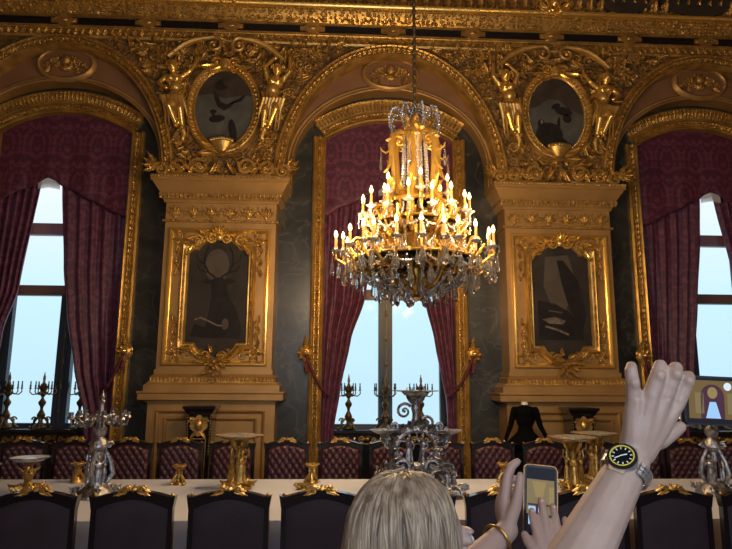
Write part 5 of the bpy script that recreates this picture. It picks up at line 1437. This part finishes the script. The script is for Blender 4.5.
for (p,d) in (((.4425,.889,1.789),(0,-1,.5)),):
    pass
m=MB(); m.ell((0,0,1.13),(.185,.125,.15),18,12); m.ell((0,0,.98),(.168,.12,.15),18,12); m.ell((0,0,.86),(.178,.132,.10),18,12); m.ell((0,0,1.21),(.13,.08,.05),16,8)
chain(m,[(-.06,0,1.215),SL,SL.lerp(EL,.45)],[.07,.07,.062]); chain(m,[(.06,0,1.215),(.17,0,1.20),(.20,-.01,1.06)],[.07,.068,.06])
b=m.build('shirt',M['shirt2'],A,180); fuse(b,.010,3)
m=MB(); m.ell((0,0,.80),(.172,.128,.11),18,12)
for s in (-1,1): chain(m,[(s*.09,0,.77),(s*.09,.01,.43),(s*.095,-.015,.07)],[.10,.072,.058])
b=m.build('trousers',M['trouser'],A,180); fuse(b,.012,3)
for s in (-1,1):
    m=MB(); m.ell((s*.10,.05,.04),(.05,.13,.04),12,8); m.ell((s*.095,-.02,.055),(.047,.06,.055),12,8); m.build('shoe',M['shoe'],A)
m=MB(); q=MB(); q.ell((0,-.024,.026),(.082,.095,.090),20,14)
for k in range(90):
    a=rnd.uniform(.9,2*pi-.9); e=rnd.uniform(.1,1.45); q.ell((.080*sin(a)*cos(e),-.024+.093*cos(a)*cos(e),.026+.088*sin(e)),.012,6,4)
m.merge(q,Matrix.Translation(HC)); m.build('hair',M['darkhair'],A,180)
# wristwatch
ax=(WL-EL).normalized(); nn=V((-.54,-.70,.48)); nn=(nn-ax*nn.dot(ax)).normalized(); sd=nn.cross(ax).normalized()
wc=EL.lerp(WL,.88)+O
t=thing('wristwatch','steel wristwatch with black dial and yellow bezel ring on the raised forearm','wristwatch',tuple(wc))
B=Matrix((( sd.x,nn.x*-1,ax.x,0),(sd.y,nn.y*-1,ax.y,0),(sd.z,nn.z*-1,ax.z,0),(0,0,0,1)))   # local x=side, -y=dial normal, z=along arm
H=.0315
def wb(m,name,mt,par,sm=38):
    w=MB(); w.merge(m,B); return w.build(name,mt,par,sm)
m=MB(); m.lathe([(.0195,-.010),(.0205,-.004),(.0208,.002),(.0195,.004)],(0,-H,0),36,axis='y'); 
for s in (-1,1): m.frustum((-.012,.012,-H-.002,-H+.009,s*.017),(-.0105,.0105,-H+.001,-H+.010,s*.0235))
m.tube([(.020,-H,.0),(.0245,-H,.0)],.003,10); cs=wb(m,'case',M['steel'],t)
m=MB(); m.lathe([(.0205,.003),(.0200,.0058),(.0165,.0062),(.0160,.004)],(0,-H,0),40,axis='y',caps=False); wb(m,'bezel',M['dial'],t)
m=MB(); m.lathe([(.0170,.0056),(.0168,.0063),(.0152,.0063),(.0150,.0052)],(0,-H,0),40,axis='y',caps=False); wb(m,'yellow_ring',M['yellow'],t)
m=MB(); m.lathe([(.0164,.0050),(.0001,.0050)],(0,-H,0),32,axis='y'); dl=wb(m,'dial',M['dial'],t,0)
m=MB()
for k in range(12):
    a=k*pi/6; r=.0122; x,z=r*sin(a),r*cos(a)
    q=MB(); q.box(-.0007,.0007,-H-.0058,-H-.005,-.0016,.0016); m.merge(q,Matrix.Translation((x,0,z))@Matrix.Rotation(a,4,'Y'))
wb(m,'hour_markers',M['white'],dl,0)
for L,wd,a in ((.0070,.0008,radians(-50)),(.0105,.0006,radians(140))):
    q=MB(); q.box(-wd,wd,-H-.0068,-H-.0062,-.002,L); m=MB(); m.merge(q,Matrix.Rotation(a,4,'Y')); wb(m,'watch_hand',M['white'],dl,0)
m=MB(); q=MB(); N=30
for k in range(N):
    a=2*pi*k/N
    if cos(a)>.80: continue
    x,y=.0335*sin(a),-.0315*cos(a); 
    for j in (-1,0,1):
        q=MB(); q.box(-.0029,.0029,-.0016,.0016,-.0024,.0024); m.merge(q,Matrix.Translation((x,y,j*.0062))@Matrix.Rotation(a,4,'Z'))
wb(m,'link_bracelet',M['steel'],t,30)
# big phone
p2=thing('smartphone','large black phone held sideways by the raised hand, window on its screen','phone',(.6225,.938,1.7275))
p2.rotation_euler=(0,radians(2.2),0)
MB().prism(rrect(.158,.076,.010),-.0045,.0045).build('case',M['rubber'],p2,30)
m=MB(); quad(m,-.0755,.0755,-.0350,.0350,-.005); s=m.build('screen',M['s_dark'],p2,0)
Y1=-.0055;Y2=-.006;Y3=-.0065
m=MB(); quad(m,-.072,.066,-.028,.031,Y1); m.build('picture_wall',M['s_gold'],s,0)
for x in (-.062,-.010,.022): m=MB(); quad(m,x,x+.014,-.020,.012,Y2); m.build('picture_pillar',M['s_tan'],s,0)
m=MB(); m.prism([(-.034+.019*cos(a),.006+.019*sin(a)) for a in [pi*i/12 for i in range(13)]]+[(-.053,-.028),(-.015,-.028)],Y2,Y2+.0003); m.build('picture_curtain',M['s_red'],s,0)
m=MB(); m.prism([(-.034+.008*cos(a),.012+.009*sin(a)) for a in [2*pi*i/16 for i in range(16)]],Y3,Y3+.0003); m.build('picture_chandelier',M['s_lgold'],s,0)
m=MB(); m.add([(-.046,Y3,-.027),(-.022,Y3,-.027),(-.029,Y3,-.002),(-.039,Y3,-.002)],[(0,1,2,3)]); m.build('picture_window',M['s_blue'],s,0)
m=MB(); m.prism([(-.0095+.0062*cos(2*pi*i/20),.0225+.0062*sin(2*pi*i/20)) for i in range(20)],-.0072,-.0068); m.build('round_button',M['s_pale'],s,0)
# ============================================================ LIGHT, SKY, CAMERA
w=bpy.data.worlds.new('World'); SC.world=w; w.use_nodes=True; N=w.node_tree.nodes; L=w.node_tree.links; bg=N['Background']
tc=N.new('ShaderNodeTexCoord'); sp=N.new('ShaderNodeSeparateXYZ'); L.new(tc.outputs['Generated'],sp.inputs[0])
r=N.new('ShaderNodeValToRGB'); L.new(sp.outputs['Z'],r.inputs['Fac'])
r.color_ramp.elements[0].position=0.0; r.color_ramp.elements[0].color=(.52,.74,.86,1); r.color_ramp.elements[1].position=.30; r.color_ramp.elements[1].color=(.84,.86,.90,1)
e=r.color_ramp.elements.new(.12); e.color=(.57,.80,.92,1)
L.new(r.outputs['Color'],bg.inputs['Color']); bg.inputs['Strength'].default_value=1.2
def plight(name,loc,en,col,rad=.05):
    l=bpy.data.lights.new(name,'POINT'); l.energy=en; l.color=col; l.shadow_soft_size=rad
    o=bpy.data.objects.new(name,l); COL.objects.link(o); o.location=loc; return o
WARM=(1,.66,.33)
for k in range(10):
    a=2*pi*k/10+.3; plight('candle_glow',(CX+1.0*cos(a),CY+1.0*sin(a),3.30),40,WARM,.08)
for k in range(5):
    a=2*pi*k/5; plight('candle_glow',(CX+.58*cos(a),CY+.58*sin(a),3.10),9,WARM,.05)
for x in (-3.2,.8,4.8): plight('rear_warm_fill',(x,-2.2,4.6),95,WARM,.35)  # added warm fill so the gilding has light to reflect; no fixtures there
# added area lamp for cool daylight from behind the visitors; rear wall stays closed
l=bpy.data.lights.new('rear_daylight_fill','AREA'); l.shape='RECTANGLE'; l.size=3.6; l.size_y=3.2; l.energy=220; l.color=(.60,.79,1)
o=bpy.data.objects.new('rear_daylight_fill',l); COL.objects.link(o); o.location=(.8,-3.0,3.0); o.rotation_euler=(radians(80),0,0)
cam=bpy.data.cameras.new('camera'); co=bpy.data.objects.new('camera',cam); COL.objects.link(co)
cam.sensor_width=36; cam.lens=600*36/732; cam.clip_start=.02
pit,yaw,rol=radians(9.8),radians(2.7),radians(.39)
fw=V((sin(yaw)*cos(pit),cos(yaw)*cos(pit),sin(pit))); rt=V((cos(yaw),-sin(yaw),0)); up=rt.cross(fw)
rt2=rt*cos(rol)+up*sin(rol); up2=-rt*sin(rol)+up*cos(rol)
Mx=Matrix((rt2,up2,-fw)).transposed().to_4x4(); Mx.translation=V((0,0,1.76)); co.matrix_world=Mx
SC.camera=co
vs=SC.view_settings; vs.view_transform='Standard'; vs.look='None'; vs.gamma=1; vs.exposure=0; vs.use_curve_mapping=False
SC.cycles.max_bounces=8; SC.cycles.transparent_max_bounces=12; SC.cycles.caustics_reflective=False; SC.cycles.caustics_refractive=False
SC.cycles.sample_clamp_indirect=4
